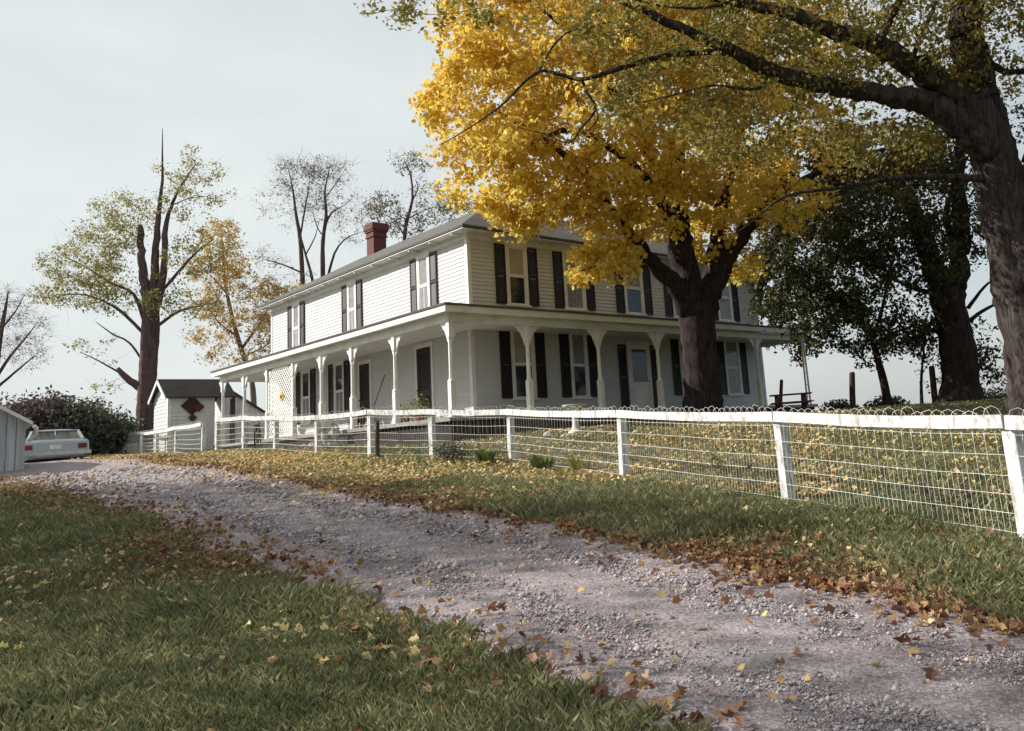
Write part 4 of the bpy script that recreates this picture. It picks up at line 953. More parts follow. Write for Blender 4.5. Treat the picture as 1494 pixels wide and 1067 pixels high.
# lean-to shed to the right of the well house
TS = 33.5; c0 = gp(322, TS); zl = at(330, 562, TS)[2]; sl2 = size_to(386, TS, c0, (1, 0)); zr2 = at(386, 601, TS)[2]
t = thing('lean_to_shed', c0, 'white board shed with a single sloping roof between the well house and the porch', 'shed')
x0, y0 = c0[0], c0[1]; zb = c0[2]-.3; k = MB(); zf = lambda a: zl+(zr2-zl)*(a-x0)/sl2
boards(k, lambda a, z, d: (a, y0-d, z), x0, x0+sl2, zb, lambda a: zf(a)-.02, .22); k.prism([(x0, zb), (x0+sl2, zb), (x0+sl2, zr2), (x0, zl)], 0, -2.6, lambda a, b, d: (a, y0-d-.001, b)); obj('wall', k, MT['whiteboard'], t)
k = MB(); k.prism([(x0-.15, zf(x0-.15)), (x0+sl2+.2, zf(x0+sl2+.2)), (x0+sl2+.2, zf(x0+sl2+.2)+.08), (x0-.15, zf(x0-.15)+.08)], .14, -2.8, lambda a, b, d: (a, y0-d, b)); obj('roof', k, MT['oldwood'], t)
k = MB(); k.box(x0+.35, y0-.04, zb+.2, x0+.45, y0-.0205, zl-.5); obj('batten', k, MT['oldwood'], t)
# garage at the left edge
TG = 21.0; c0 = gp(37, TG); ev = at(40, 617, TG)[2]; slope = .62
t = thing('garage', c0, 'pale garage with a gabled roof and dark doorway at the left edge', 'garage')
ang = R(-6); ca, sa = math.cos(ang), math.sin(ang)
def gfr(a, z, d): return (c0[0]-a*ca+d*sa, c0[1]-a*sa-d*ca, z)       # a to the left, d towards the viewer
Wg = 5.2; zb = c0[2]-.4; zt_ = lambda a: ev+slope*min(a, Wg-a); k = MB()
def gboard(a, b, z0):
    p = [gfr(a, z0, .0), gfr(b, z0, .0), gfr(b, zt_(b), .0), gfr(a, zt_(a), .0)]; q = [gfr(a, z0, .025), gfr(b, z0, .025), gfr(b, zt_(b), .025), gfr(a, zt_(a), .025)]
    k.add(p+q, [(3,2,1,0),(4,5,6,7),(0,1,5,4),(1,2,6,5),(2,3,7,6),(3,0,4,7)])
a = 0
while a < Wg-.01:
    gboard(a, a+.19, zb if not (.55 < a < 3.6) else c0[2]+1.15+(.12 if a > .8 else 0)); a += .2
for a_, b_ in ((0, 5.5), (Wg, 5.5)):
    p = [gfr(a_, zb, 0), gfr(a_, zb, -5.5), gfr(a_, ev, -5.5), gfr(a_, ev, 0)]; k.add(p, [(0, 1, 2, 3)])
k.add([gfr(0, zb, -5.5), gfr(Wg, zb, -5.5), gfr(Wg, ev, -5.5), gfr(Wg/2, ev+slope*Wg/2, -5.5), gfr(0, ev, -5.5)], [(0,1,2,3,4)])
obj('wall', k, MT['garage'], t)
k = MB(); p = [gfr(-.12, ev-.12*slope, .35), gfr(Wg/2, ev+slope*Wg/2, .35), gfr(Wg/2, ev+slope*Wg/2, -5.7), gfr(-.12, ev-.12*slope, -5.7)]
k.add(p+[(q[0], q[1], q[2]+.09) for q in p], [(3,2,1,0),(4,5,6,7),(0,1,5,4),(1,2,6,5),(2,3,7,6),(3,0,4,7)])
p = [gfr(Wg+.12, ev-.12*slope, .35), gfr(Wg/2, ev+slope*Wg/2, .35), gfr(Wg/2, ev+slope*Wg/2, -5.7), gfr(Wg+.12, ev-.12*slope, -5.7)]
k.add(p+[(q[0], q[1], q[2]+.09) for q in p], [(3,2,1,0),(4,5,6,7),(0,1,5,4),(2,3,7,6),(3,0,4,7)]); obj('roof', k, MT['trim'], t)
k = MB(); k.tube([gfr(-.14, ev-.1, .36), gfr(-.2, ev-.16, .3), gfr(-.2, ev-.3, .2), gfr(-.06, ev-.45, .08)], .05, 8); obj('gutter_elbow', k, MT['trim'], t)
k = MB(); p = [gfr(.55, zb, -.12), gfr(3.62, zb, -.12), gfr(3.62, c0[2]+1.6, -.12), gfr(.55, c0[2]+1.6, -.12)]; k.add(p, [(0, 1, 2, 3)]); obj('doorway', k, MT['dark'], t)  # flat dark sheet standing in for the unlit inside
# ------------------------------------------------------------------ CAR (rear view)
TC = 27.0; p = at(80, 680, TC); t = thing('parked_car', p, 'silver blue sedan parked with its tail to the drive beside the pale garage', 'car')
T0_ = xf(p, YAW+R(34), 1.0); T_ = lambda v: T0_(np.asarray(v, float)*np.array([1, 1, .86]))       # local +x = forwards (away), y = left
def loft(secs):                 # secs: list of (x, [(y,z)...]) half profiles mirrored
    k = MB(); V = []; n = None
    for x, pr_ in secs:
        ring_ = [(x, y, z) for y, z in pr_]+[(x, -y, z) for y, z in reversed(pr_)]; n = len(ring_); V += ring_
    F = [(i*n+j, i*n+(j+1) % n, (i+1)*n+(j+1) % n, (i+1)*n+j) for i in range(len(secs)-1) for j in range(n)]+[tuple(range(n-1, -1, -1)), tuple(range(len(V)-n, len(V)))]
    k.add(T_(np.array(V)), F); return k
def prof(w, zl, zh, wt=None): wt = wt or w*.93; return [(w*.9, zl), (w, zl+.12), (w, zl+(zh-zl)*.6), (w*.985, zh-.06), (wt, zh), (wt*.5, zh+.02), (.001, zh+.025)]
obj('body', loft([(0, prof(.88, .34, .86)), (.05, prof(.93, .28, .93)), (.5, prof(.95, .24, .96)), (1.3, prof(.96, .22, .98)), (2.6, prof(.96, .22, .98)), (3.4, prof(.96, .22, .96)), (4.7, prof(.93, .24, .90)), (5.0, prof(.86, .32, .82))]), MT['carpaint'], t)
def cprof(w, wt, zh): return [(w, .955), (w*.99, 1.0), (wt*1.02, zh-.10), (wt*.93, zh-.015), (wt*.5, zh+.012), (.001, zh+.018)]
obj('roof', loft([(1.42, cprof(.80, .70, 1.34)), (1.62, cprof(.80, .70, 1.41)), (2.4, cprof(.80, .70, 1.43)), (2.95, cprof(.80, .70, 1.39))]), MT['carpaint'], t)
def pane_(gv):
    k = MB(); g = np.array(gv, float); n = np.cross(g[1]-g[0], g[2]-g[0]); n /= np.linalg.norm(n); q = T_(np.vstack([g, g-n*.008])); k.add(q, [(0,1,2,3),(7,6,5,4),(0,4,5,1),(1,5,6,2),(2,6,7,3),(3,7,4,0)]); obj('window', k, MT['glass'], t)
for gv in ([(.62,.76,.985),(.62,-.76,.985),(1.40,-.63,1.345),(1.40,.63,1.345)], [(3.65,.76,.97),(3.65,-.76,.97),(2.96,-.64,1.38),(2.96,.64,1.38)]): pane_(gv)
for sg in (-1, 1):
    for gv in ([(.62,.80,.97),(1.42,.80,.97),(1.42,.70,1.36),(1.36,.66,1.34)], [(1.5,.825,.98),(2.15,.825,.98),(2.15,.735,1.33),(1.5,.735,1.33)], [(2.22,.825,.98),(2.9,.825,.98),(2.9,.735,1.33),(2.22,.735,1.33)], [(2.95,.80,.97),(3.65,.78,.97),(3.0,.66,1.36),(2.95,.69,1.37)]): pane_([(p_[0], p_[1]*sg, p_[2]) for p_ in gv])

k = MB(); 
for sg in (-1, 1): k.beam((.60, sg*.775, .985), (1.41, sg*.655, 1.36), .07, .05, T=T_)
k.beam((1.40, -.66, 1.365), (1.40, .66, 1.365), .05, .04, T=T_); k.beam((.61, -.76, .985), (.61, .76, .985), .05, .03, T=T_); k.beam((.98, .0, 1.165), (1.42, 0, 1.37), .03, .02, T=T_); obj('window_frame', k, MT['carpaint'], t)
k = MB(); k.box(-.12, -.95, .40, .02, .95, .54, T=T_); k.box(-.06, .93, .40, .45, .985, .53, T=T_); k.box(-.06, -.985, .40, .45, -.93, .53, T=T_); obj('bumper', k, MT['chrome'], t)
k = MB(); k.box(-.014, -.60, .79, .0, .60, .83, T=T_); k.box(-.014, -.60, .58, .0, .60, .61, T=T_); obj('tail_trim', k, MT['chrome'], t)
for sg in (-1, 1):
    k = MB(); k.box(-.03, min(sg*.62, sg*.86), .62, .012, max(sg*.62, sg*.86), .79, T=T_); obj('tail_light', k, MT['taillight'], t)
k = MB(); k.box(-.02, -.16, .62, -.002, .16, .77, T=T_); obj('licence_plate', k, MT['whiteboard'], t)
for x in (.95, 3.85):
    for sg in (-1, 1):
        k = MB(); k.lathe([(.16, -.1), (.32, -.1), (.335, -.06), (.335, .06), (.32, .1), (.16, .1)], (0, 0, 0), 20, T=lambda v: T_(np.stack([x+v[:, 0], sg*.80+v[:, 2], .335+v[:, 1]], 1))); wo = obj('wheel', k, MT['rubber'], t)
        k = MB(); k.lathe([(.159, -.102), (.159, .102)], (0, 0, 0), 16, T=lambda v: T_(np.stack([x+v[:, 0], sg*.80+v[:, 2], .335+v[:, 1]], 1))); obj('hubcap', k, MT['chrome'], wo)
k = MB(); k.box(3.0, .96, .98, 3.12, 1.2, 1.12, T=T_); k.beam((3.08, .9, .95), (3.08, 1.0, 1.0), .04, .04, T=T_); obj('mirror', k, MT['chrome'], t)
# ------------------------------------------------------------------ TREES
tree('maple_tree', 'big yellow maple with a forked dark trunk standing before the front porch',
 [[(1028,625,22.0,.50),(1026,600,22,.46),(1022,540,22,.44),(1018,480,22,.45),(1014,440,22,.47)],
  [(1010,450,22,.36),(998,385,22,.33),(988,320,22.2,.29),(983,260,22.4,.24),(995,180,22.5,.18),(1005,100,22.5,.12),(1000,20,22.5,.08),(1000,-80,22.5,.03)],
  [(1006,455,21.9,.26),(985,415,21.6,.23),(957,388,21.3,.19),(925,350,20.9,.15),(890,305,20.5,.12),(850,250,20.2,.09),(790,200,20,.06),(720,160,20,.03)],
  [(1026,455,22.1,.30),(1050,395,22.3,.27),(1076,350,22.5,.23),(1110,310,22.8,.18),(1160,270,23,.12),(1230,235,23,.07),(1300,215,23,.035)],
  [(1035,430,22.2,.24),(1048,330,23,.2),(1070,230,23.8,.14),(1100,120,24.5,.08),(1120,20,25,.04)],
  [(992,350,22,.17),(950,270,21,.12),(890,215,20,.09),(830,190,19.3,.06),(760,215,18.8,.03)],
  [(985,290,22.2,.15),(930,200,21.8,.12),(880,110,21.6,.09),(820,40,21.4,.05),(760,-10,21.4,.03)],
  [(950,385,21.2,.07),(920,390,20.5,.05),(880,385,20,.03),(850,395,19.8,.02)]],
 [(718,150,20.3,92,90,2),(715,50,21,92,85,2.2),(810,50,21,130,110,2.6),(740,225,19.8,90,60,1.8),(715,280,20.2,55,32,1.3),(800,290,19.8,80,36,1.6),(870,285,20,90,45,1.8),(905,150,20,140,120,2.8),(930,10,21.4,130,100,2.6),
  (1010,90,22,110,100,2.6),(985,220,21.6,90,80,2.2),(1060,285,22.4,80,48,2.0,4200),(1130,200,23,110,85,2.5),(1140,80,23.2,110,90,2.5),(1145,300,22.6,60,36,1.6,1500),(1050,-70,22.5,220,70,3),(850,-80,21.5,180,70,3),
  (885,383,20.1,50,22,1.0,2300),(845,402,19.8,12,16,.4,420),(765,318,19.7,14,18,.5,360),(840,312,19.7,40,20,.8,1000),(640,160,20.2,34,28,.9,800),(925,330,20.8,50,30,1.2,1100),(665,205,20.2,40,30,.9,1000),(770,322,19.9,50,14,.8,900),(860,330,20.3,50,20,1.0,1400),(965,300,21.3,55,45,1.4,2400),(1035,330,23,50,55,1.6,2200),(1085,370,23.2,34,40,1.4,1300)],
 MT['bark_m'], MT['maple'], 1500, 52, .110, .42, 'maple', .022, None, 0, .15, .10, 24, shell=.45, seed=11, maxlen=7)
BR = [[(1536,650,12,.50),(1518,545,12,.43),(1499,450,12,.40),(1477,350,12,.35),(1459,265,12,.31),(1443,200,12,.30),(1428,155,12,.27)],
  [(1440,195,12,.27),(1424,125,12.1,.25),(1410,50,12.2,.23),(1410,-40,12.3,.18),(1420,-160,12.4,.1)],
  [(1486,385,12,.25),(1512,285,12.1,.22),(1532,170,12.2,.20),(1560,40,12.3,.17),(1590,-80,12.4,.1)],
  [(1438,192,12,0.2100),(1395,142,11.9,0.1932),(1352,112,11.8,0.1680),(1322,91,11.7,0.1512),(1276,65,11.6,0.1260),(1198,39,11.5,0.1008),(1146,16,11.4,0.0798),(1074,3,11.3,0.0630),(990,-20,11.3,0.0420),(900,-50,11.3,0.0252)],
  [(1442,222,11.9,0.2100),(1402,184,11.8,0.1848),(1355,152,11.7,0.1596),(1322,143,11.6,0.1428),(1237,130,11.4,0.1176),(1146,111,11.2,0.1008),(1100,92,11.1,0.0882),(1074,75,11,0.0756),(989,39,10.9,0.0588),(911,3,10.8,0.0420),(840,-30,10.8,0.0252)],
  [(1078,78,11,0.0504),(1040,76,11,0.0420),(976,81,11,0.0378),(911,98,11,0.0336),(849,116,11,0.0286),(815,108,11,0.0252),(787,104,11,0.0218),(761,124,11,0.0176),(729,156,11,0.0134),(670,196,11,0.0084),(640,212,11,0.0042)],
  [(787,104,11,0.0168),(800,78,11,0.0134),(826,49,11,0.0118),(875,36,11,0.0092),(924,26,11,0.0067)],
  [(849,116,11,0.0218),(858,138,11,0.0185),(869,160,11,0.0168),(846,189,11,0.0134),(830,209,11,0.0109),(795,196,11,0.0084),(755,186,11,0.0050)],
  [(869,160,11,0.0118),(872,175,11,0.0084),(850,200,11,0.0050)],
  [(1455,262,11.9,0.0588),(1370,258,11.8,0.0462),(1302,261,11.7,0.0378),(1224,274,11.6,0.0286),(1146,287,11.5,0.0202),(1094,326,11.5,0.0101),(1060,350,11.5,0.0050)],
  [(1279,66,11.6,0.0756),(1299,26,11.6,0.0630),(1319,-10,11.6,0.0504),(1340,-70,11.6,0.0336)],
  [(1328,95,11.7,0.0420),(1345,50,11.7,0.0353),(1367,0,11.8,0.0286),(1385,-60,11.8,0.0168)],
  [(1146,111,11.2,0.0252),(1100,130,11.1,0.0202),(1040,125,11,0.0151),(980,140,10.9,0.0101),(930,150,10.8,0.0050)],
  [(1074,3,11.3,0.0252),(1020,12,11.2,0.0185),(960,8,11.1,0.0134),(880,-10,11,0.0084),(780,0,11,0.0050),(700,12,11,0.0034)],
  [(1240,272,11.6,0.0101),(1234,290,11.6,0.0084),(1237,310,11.6,0.0050)],
  [(700,12,11,0.0050),(640,22,11,0.0042),(580,14,11,0.0034),(545,20,11,0.0025)],
  [(1402,50,12.2,0.0840),(1455,100,12.1,0.0504),(1500,105,12,0.0336)]]
tree('broadleaf_tree', 'huge rough barked tree at the right edge with long bare limbs reaching over the maple', BR,
 [(1000,40,11.2,170,70,1.0,9000),(1200,70,11.9,170,90,1.4,14000),(1370,60,12.4,100,90,1.6,8000),(1300,205,12.6,90,45,1.0,3000),(1130,200,12.0,130,50,.9,3500),(980,150,11.3,100,40,.8,2500),(690,14,11,110,20,.7,1300),(570,15,11,40,20,.5,500),(1100,150,11.4,110,30,.8,1500),(900,110,11,90,40,.7,900),(1460,60,12.6,60,90,1.4,3500),(1100,-80,11.8,350,70,2,12000),(1350,-120,12.4,200,90,2,9000)],
 MT['bark'], MT['olive'], 640, 48, .075, .30, 'oval', .011, None, 0, .08, .20, 40, shell=.2, seed=21, maxlen=2.6,
 crown2=([(1150,-480,12,380,260,4.0),(1550,-420,12.5,380,300,4.5),(1850,-60,13,240,300,3.5)], 900, 60, .15, .42))  # crown mass added out of view to block sky light from the front wall
tree('broadleaf_tree', 'dark forked tree with a broken left stem on the lawn crest behind the huge tree',
 [[(1402,592,23.5,.50),(1400,560,23.5,.48),(1398,520,23.5,.46),(1388,460,23.5,.44),(1376,420,23.5,.42)],
  [(1378,430,23.5,.34),(1358,382,23.5,.28),(1342,335,23.5,.22),(1328,287,23.5,.18),(1326,281,23.5,.14)],
  [(1388,440,23.5,.32),(1398,390,23.6,.26),(1403,330,23.7,.22),(1398,270,23.8,.17),(1402,200,23.9,.12),(1410,120,24,.05)],
  [(1400,360,23.6,.12),(1380,320,23.6,.09),(1388,280,23.6,.05)], [(1412,470,23.5,.07),(1440,450,23.4,.05),(1470,440,23.3,.02)], [(1412,450,23.5,.06),(1435,420,23.5,.04),(1460,400,23.5,.02)],
  [(1370,430,23.5,.08),(1330,420,23.5,.06),(1290,400,23.4,.03)]],
 [(1330,380,23.4,60,70,2,4000),(1390,300,24,70,60,2,3500),(1270,330,23.6,60,60,2,2500),(1430,330,24,40,60,1.5,1500),(1445,530,24,22,25,.7,450),(1425,500,24,20,30,.8,300),(1400,180,24,90,70,2,3500),(1350,230,24,70,40,2,1500)],
 MT['bark_d'], MT['dgreen'], 360, 40, .12, .42, 'oval', .02, 'dark trees along the lawn crest', 0, .15, .16, 24, shell=.3, seed=31, maxlen=4)
tree('broadleaf_tree', 'small dark green tree with a thin leaning trunk between two wooden posts on the crest',
 [[(1297,592,24.5,.14),(1290,560,24.5,.11),(1282,530,24.5,.10),(1272,490,24.5,.09)],[(1274,500,24.5,.07),(1240,450,24.5,.05),(1200,410,24.5,.03)],[(1274,495,24.5,.07),(1290,440,24.5,.05),(1300,380,24.5,.03)],[(1274,500,24.5,.05),(1320,480,24.5,.03),(1340,470,24.5,.02)]],
 [(1260,485,24.4,85,38,1.8,4200),(1310,480,24.4,60,34,1.5,2200),(1200,440,24.6,75,50,2,4000),(1250,410,24.8,90,50,2,4500),(1180,370,25,80,50,2.2,4000),(1280,350,25,80,50,2.2,3600),(1150,460,25,45,36,1.5,1600),(1230,310,25,90,40,2.2,3000),(1135,400,25.4,40,50,1.5,1900),(1275,535,24.4,26,9,.6,200)],
 MT['bark_d'], MT['dgreen'], 470, 40, .125, .42, 'oval', .014, 'dark trees along the lawn crest', 0, .3, .1, 8, shell=.35, seed=41, maxlen=6)
tree('sapling', 'thin bare stemmed sapling on the crest beside the leaning wooden post',
 [[(1343,592,24,.05),(1344,560,24,.042),(1346,530,24,.035),(1350,490,24,.02)],[(1345,545,24,.015),(1362,520,24,.01),(1372,505,24,.006)]],
 [(1348,500,24,26,18,.6,300),(1358,545,24,20,30,.5,200)], MT['bark_d'], MT['dgreen'], 30, 14, .10, .22, 'oval', .008, None, 0, .25, 0, 6, seed=44, maxlen=1.6)
tree('broadleaf_tree', 'orange brown leaved tree standing close behind the right end of the farmhouse',
 [[(1075,610,36,.3),(1080,540,36,.26),(1095,470,35,.22),(1120,390,32,.17),(1145,300,29,.12),(1165,220,27,.04)],[(1100,460,34.5,.1),(1160,410,31.5,.08),(1220,340,29,.07),(1260,260,27.5,.04)],[(1165,408,31.3,.06),(1270,340,29,.05),(1330,270,27.3,.03)]],
 [(1135,440,33.5,40,40,2,1600),(1160,250,27,90,55,2,6000),(1260,235,27,90,55,2,6000),(1330,260,27,60,45,2,2600),(1100,300,27,50,50,2,2500),(1210,310,28,80,40,2,3500),(1110,350,34,50,60,2,2500),(1180,330,34,70,60,2.4,3500),(1200,430,34,60,40,2,2400),(1160,505,33.5,40,20,1.2,900),(1125,500,33.5,16,16,.8,200)],
 MT['bark_d'], MT['brownleaf'], 420, 60, .15, .5, 'oval', .02, 'dark trees along the lawn crest', 0, .4, .1, 8, shell=.35, seed=47, maxlen=6)
tree('broadleaf_tree', 'old thick trunked tree with a bare dead spike above sparse olive leaves',
 [[(210,650,38,0.400),(213,600,38,0.376),(216,540,38,0.368),(219,480,38,0.376),(221,430,38,0.317)],
  [(217,445,38,0.240),(209,400,38,0.172),(206,360,38,0.152),(205,335,38,0.132),(204,328,38,0.079)],
  [(226,440,38,0.224),(226,390,38,0.165),(229,340,38,0.132),(234,290,38,0.086),(237,262,38,0.053),(237,225,38,0.036),(237,188,38,0.012)],
  [(229,445,38,0.176),(239,390,38,0.132),(241,340,38,0.119),(247,310,38,0.079),(262,275,38,0.046),(285,240,38,0.020)],
  [(215,572,38,0.176),(190,556,38,0.144),(178,545,38,0.128),(172,538,38,0.088)],[(176,545,38,0.048),(150,530,38,0.036),(120,515,38,0.016)],
  [(215,478,38,0.128),(195,430,38,0.066),(160,412,38,0.053),(125,390,38,0.033),(90,372,38,0.013)],[(215,492,38,0.080),(170,450,38,0.064),(120,430,38,0.033),(70,435,38,0.016)],
  [(226,437,38,0.079),(262,395,38,0.066),(285,370,38,0.040),(310,350,38,0.020)],[(224,480,38,0.080),(260,455,38,0.056),(300,445,38,0.024)],[(215,536,38,0.056),(188,500,38,0.048),(165,488,38,0.036),(140,470,38,0.016)],[(250,300,38,0.026),(275,290,38,0.020),(310,285,38,0.010)],[(205,350,38,0.033),(190,340,38,0.023),(165,320,38,0.013)]],
 [(155,350,37.5,40,28,1.6,1400),(180,315,37.8,38,32,1.5,1300),(120,385,37.5,50,28,1.8,1500),(110,425,37.6,55,22,1.6,1100),(160,410,37.5,45,30,1.6,1300),(80,430,37.6,30,14,1,300),(275,250,38,48,34,1.6,800),(255,300,38,30,24,1.2,500),(300,280,38,34,28,1.4,300),(290,370,37.6,45,36,1.6,1300),(270,445,37.6,50,24,1.6,1000),(160,440,37.5,40,18,1.5,700),(240,430,37.4,30,40,1.2,500),(140,510,37.6,45,28,1.4,260),(165,560,37.6,25,10,.8,120)],
 MT['bark_far'], MT['palegreen'], 520, 24, .12, .45, 'oval', .016, None, 1, .2, .16, 20, shell=.3, seed=51, maxlen=5)
tree('broadleaf_tree', 'slender pale stemmed tree with thin orange yellow leaves behind the left end of the house',
 [[(372,640,42,0.150),(368,560,42,0.135),(352,510,42,0.120),(338,460,42,0.105),(328,410,42,0.083),(325,365,42,0.053),(322,330,42,0.022)],[(352,510,42,0.075),(380,470,42,0.053),(400,430,42,0.022)],[(345,490,42,0.060),(318,470,42,0.038),(300,440,42,0.022)],[(332,430,42,0.053),(310,405,42,0.030),(295,390,42,0.015)],[(356,520,42,0.045),(395,500,42,0.030),(420,470,42,0.015)]],
 [(325,350,41.5,30,28,1.4,900),(310,390,41.5,34,26,1.4,900),(345,400,41.5,30,28,1.4,700),(390,440,41.5,34,34,1.5,1200),(400,485,41.5,38,30,1.5,1300),(330,450,41.5,34,30,1.4,700),(315,490,41.5,36,22,1.3,600),(300,440,41.5,30,26,1.3,500),(350,525,41.5,50,20,1.4,500),(425,430,42,24,20,1,300)],
 MT['bark_pale'], MT['orange'], 380, 32, .13, .42, 'oval', .016, None, 1, .4, .06, 8, shell=.3, seed=61, maxlen=5)
tree('broadleaf_tree', 'tall nearly bare tree with two thin stems above the roof left of the chimney',
 [[(448,640,44,0.210),(446,500,44,0.165),(442,420,44,0.135),(438,350,44,0.105),(432,314,44,0.083),(427,275,44,0.045),(420,245,44,0.015)],[(440,398,44,0.053),(412,386,44,0.038),(384,378,44,0.019)],[(437,350,44,0.053),(446,300,44,0.038),(452,262,44,0.015)],[(448,440,44,0.098),(456,412,44,0.083),(446,372,44,0.060),(440,350,44,0.038)],[(446,372,44,0.038),(460,345,44,0.026),(466,320,44,0.011)]],
 [(430,255,43.8,30,24,1.5,900),(450,280,43.8,30,40,1.5,900),(410,300,43.8,36,36,1.5,400),(385,375,43.8,25,15,1,250),(425,400,43.8,35,20,1.2,260),(470,245,43.8,30,18,1.2,300)],
 MT['bark_far'], MT['greyleaf'], 190, 7, .10, .40, 'kite', .014, 'bare trees behind the house', 4, .4, .05, 8, shell=.2, seed=71, maxlen=4)
tree('broadleaf_tree', 'tall nearly bare tree with a straight stem just left of the chimney',
 [[(470,640,45,0.210),(471,500,45,0.165),(471,404,45,0.135),(471,353,45,0.112),(476,314,45,0.090),(474,280,45,0.053),(482,240,45,0.019)],[(474,330,45,0.060),(484,310,45,0.045),(502,300,45,0.022),(518,285,45,0.011)],[(476,420,45,0.090),(480,398,45,0.075),(488,370,45,0.060),(502,350,45,0.038),(522,340,45,0.015)],[(472,345,45,0.038),(462,330,45,0.026),(455,300,45,0.011)],[(474,290,45,0.030),(492,265,45,0.022),(505,245,45,0.009)]],
 [(485,250,44.8,36,22,1.5,900),(500,290,44.8,30,30,1.5,600),(515,330,44.8,28,26,1.3,400),(460,300,44.8,22,40,1.3,350),(440,245,44.8,30,15,1.3,350)],
 MT['bark_far'], MT['greyleaf'], 170, 7, .10, .40, 'kite', .014, 'bare trees behind the house', 4, .4, .05, 8, shell=.2, seed=81, maxlen=4)
tree('broadleaf_tree', 'thin dark tree with sparse grey leaves rising behind the brick chimney',
 [[(592,640,42,0.188),(592,450,42,0.135),(590,350,42,0.098),(595,318,42,0.083),(602,290,42,0.068),(599,255,42,0.045),(590,235,42,0.022)],[(602,292,42,0.038),(610,275,42,0.026),(606,262,42,0.011)],[(590,345,42,0.038),(575,320,42,0.026),(550,310,42,0.015)],[(594,320,42,0.038),(625,305,42,0.022),(660,300,42,0.015)]],
 [(598,240,41.8,26,18,1.2,400),(565,305,41.8,36,24,1.4,900),(590,330,41.8,40,16,1.4,700),(640,310,41.8,44,20,1.5,900),(665,300,41.8,26,14,1.2,500),(620,280,41.8,24,26,1.3,500),(550,300,41.8,20,12,1,300)],
 MT['bark_far'], MT['greyleaf'], 240, 13, .12, .42, 'kite', .014, None, 2, .4, .05, 8, shell=.2, seed=91, maxlen=4)
tree('broadleaf_tree', 'bare twiggy grey tree at the far left edge above the garage',
 [[(-30,640,46,0.300),(-20,590,46,0.255),(-8,540,46,0.195),(0,490,46,0.135),(8,450,46,0.075),(12,425,46,0.030)],[(-12,560,46,0.105),(15,520,46,0.068),(40,490,46,0.038),(55,470,46,0.015)],[(-15,575,46,0.090),(20,545,46,0.060),(50,520,46,0.022)],[(-4,500,46,0.068),(-25,460,46,0.038),(-30,420,46,0.015)],[(2,480,46,0.060),(22,455,46,0.038),(36,430,46,0.015)]],
 [(10,450,45.6,34,28,1.6,1000),(40,485,45.6,30,24,1.5,800),(15,510,45.6,34,28,1.5,700),(45,520,45.6,20,16,1.2,400),(-20,440,45.6,30,34,1.6,500)],
 MT['bark_far'], MT['greyleaf'], 200, 5, .10, .45, 'kite', .016, None, 5, .4, .05, 8, shell=.2, seed=95, maxlen=4)
# bushes behind the car
def big_shrub(label, u, v, t_, wpx, hpx, dep, mt, n, seed, ls=.16):
    r = np.random.default_rng(seed); p = gp(u, t_); top = at(u, v, t_)[2]; hh = max(1.0, top-p[2]); w2 = wpx*t_/FPX
    t = thing('shrub', p, label, 'shrub', 'shrubs behind the parked car'); k = MB()
    for j in range(14):
        a = r.uniform(0, 6.28); e = p+np.array([math.cos(a)*w2*r.uniform(.2, .7), math.sin(a)*dep*r.uniform(.2, .7), hh*r.uniform(.6, .97)]); k.tube(spline([p+[0, 0, -.1], (p+e)/2+r.normal(size=3)*.2, e], .5), np.linspace(.05, .012, len(spline([p, (p+e)/2, e], .5))) if False else .025, 5, cap=False)
    obj('stems', k, MT['bark_d'], t); nc = 120
    d = r.normal(size=(nc, 3)); d /= np.linalg.norm(d, axis=1)[:, None]; q = d*r.uniform(.45, 1.0, nc)[:, None]
    cc = p+np.stack([RH[0]*q[:, 0]*w2+FH[0]*q[:, 1]*dep, RH[1]*q[:, 0]*w2+FH[1]*q[:, 1]*dep, hh*(.5+.5*q[:, 2])], 1)
    i = r.integers(0, nc, n); pos = cc[i]+r.normal(size=(n, 3))*np.array([.34, .34, .26])*r.uniform(.5, 1.2, nc)[i][:, None]; pos[:, 2] = np.maximum(pos[:, 2], p[2]+.05)
    V, F, rn = leaves(pos, ls, OVAL, OVAL_F, outward=d[i], r=r, up=.2); raw('foliage', V, F, MT[mt], t, rn)
big_shrub('purple brown shrub rising behind the roof of the silver car', 62, 574, 33, 48, 0, 2.2, 'purplebush', 9000, 101)
big_shrub('dark grey green shrub right of the silver car', 118, 588, 33.5, 38, 0, 2.0, 'bush', 8000, 102)
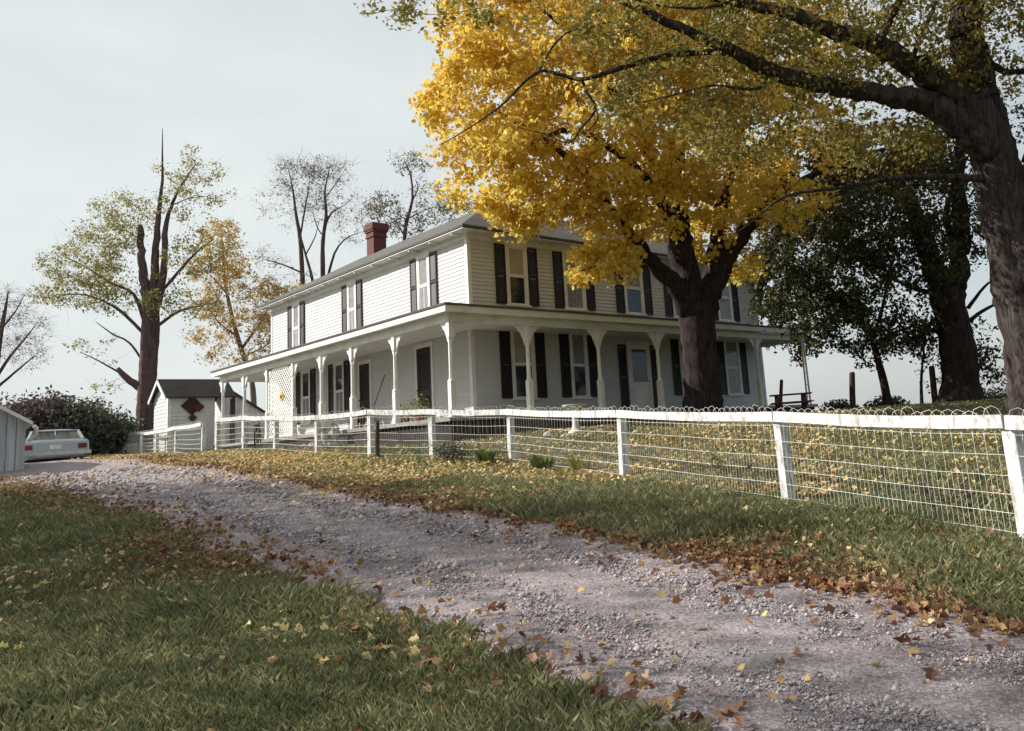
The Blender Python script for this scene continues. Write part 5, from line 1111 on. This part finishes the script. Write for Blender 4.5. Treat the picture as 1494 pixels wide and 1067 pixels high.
big_shrub('lower green shrub next to the far end of the white fence', 152, 606, 36, 34, 0, 1.8, 'bush', 6500, 103)
big_shrub('purple grey shrub at the left edge behind the pale garage', 14, 588, 35, 44, 0, 2.2, 'purplebush', 7000, 104)
big_shrub('low green shrub at the foot of the old thick tree', 188, 622, 39, 24, 0, 1.6, 'bush', 3500, 105)
# trees standing left of the frame; their shade falls across the drive
def shade_tree(s, t_, h, w2, label, seed, n=520):
    r = np.random.default_rng(seed); p = np.array([CAM[0]+s*RH[0]+t_*FH[0], CAM[1]+s*RH[1]+t_*FH[1], 0]); p[2] = gz(p[0], p[1]); t = thing('broadleaf_tree', p, label, 'tree', 'trees beside the drive left of the view'); k = MB()
    k.tube(spline([p+[0, 0, -.3], p+[.1, 0, h*.3], p+[0, .2, h*.6], p+[.1, .1, h*.9]], .5), np.linspace(.42, .06, len(spline([p+[0, 0, -.3], p+[.1, 0, h*.3], p+[0, .2, h*.6], p+[.1, .1, h*.9]], .5))), 12, jit=.1)
    d = r.normal(size=(n, 3)); d /= np.linalg.norm(d, axis=1)[:, None]; q = d*(r.uniform(.1, 1, n)**.45)[:, None]; cc = p+np.stack([q[:, 0]*w2, q[:, 1]*w2, h*.66+q[:, 2]*h*.36], 1)
    for c in cc[::6]:
        a = p+np.array([0, 0, h*r.uniform(.3, .7)]); k.tube(spline([a, (a+c)/2+[0, 0, .4], c], 1.0), .035, 4, cap=False)
    obj('trunk', k, MT['bark'], t); i = np.repeat(np.arange(n), 34); pos = cc[i]+r.normal(size=(len(i), 3))*.40
    V, F, rn = leaves(pos, .17, OVAL, OVAL_F, r=r); raw('crown', V, F, MT['olive'], t, rn)
shade_tree(-18.0, 10.0, 12.0, 2.7, 'dense leafy tree standing left of the view, middle of the row beside the drive', 202, 420)
shade_tree(-21.0, 14.0, 11.0, 2.3, 'leafy tree standing left of the view, farthest of the row beside the drive', 203, 260)
shade_tree(-17.5, 4.6, 15.0, 3.0, 'thin leaved tree standing left of the view, nearest of the row beside the drive', 201, 125)
bpy.context.view_layer.update()
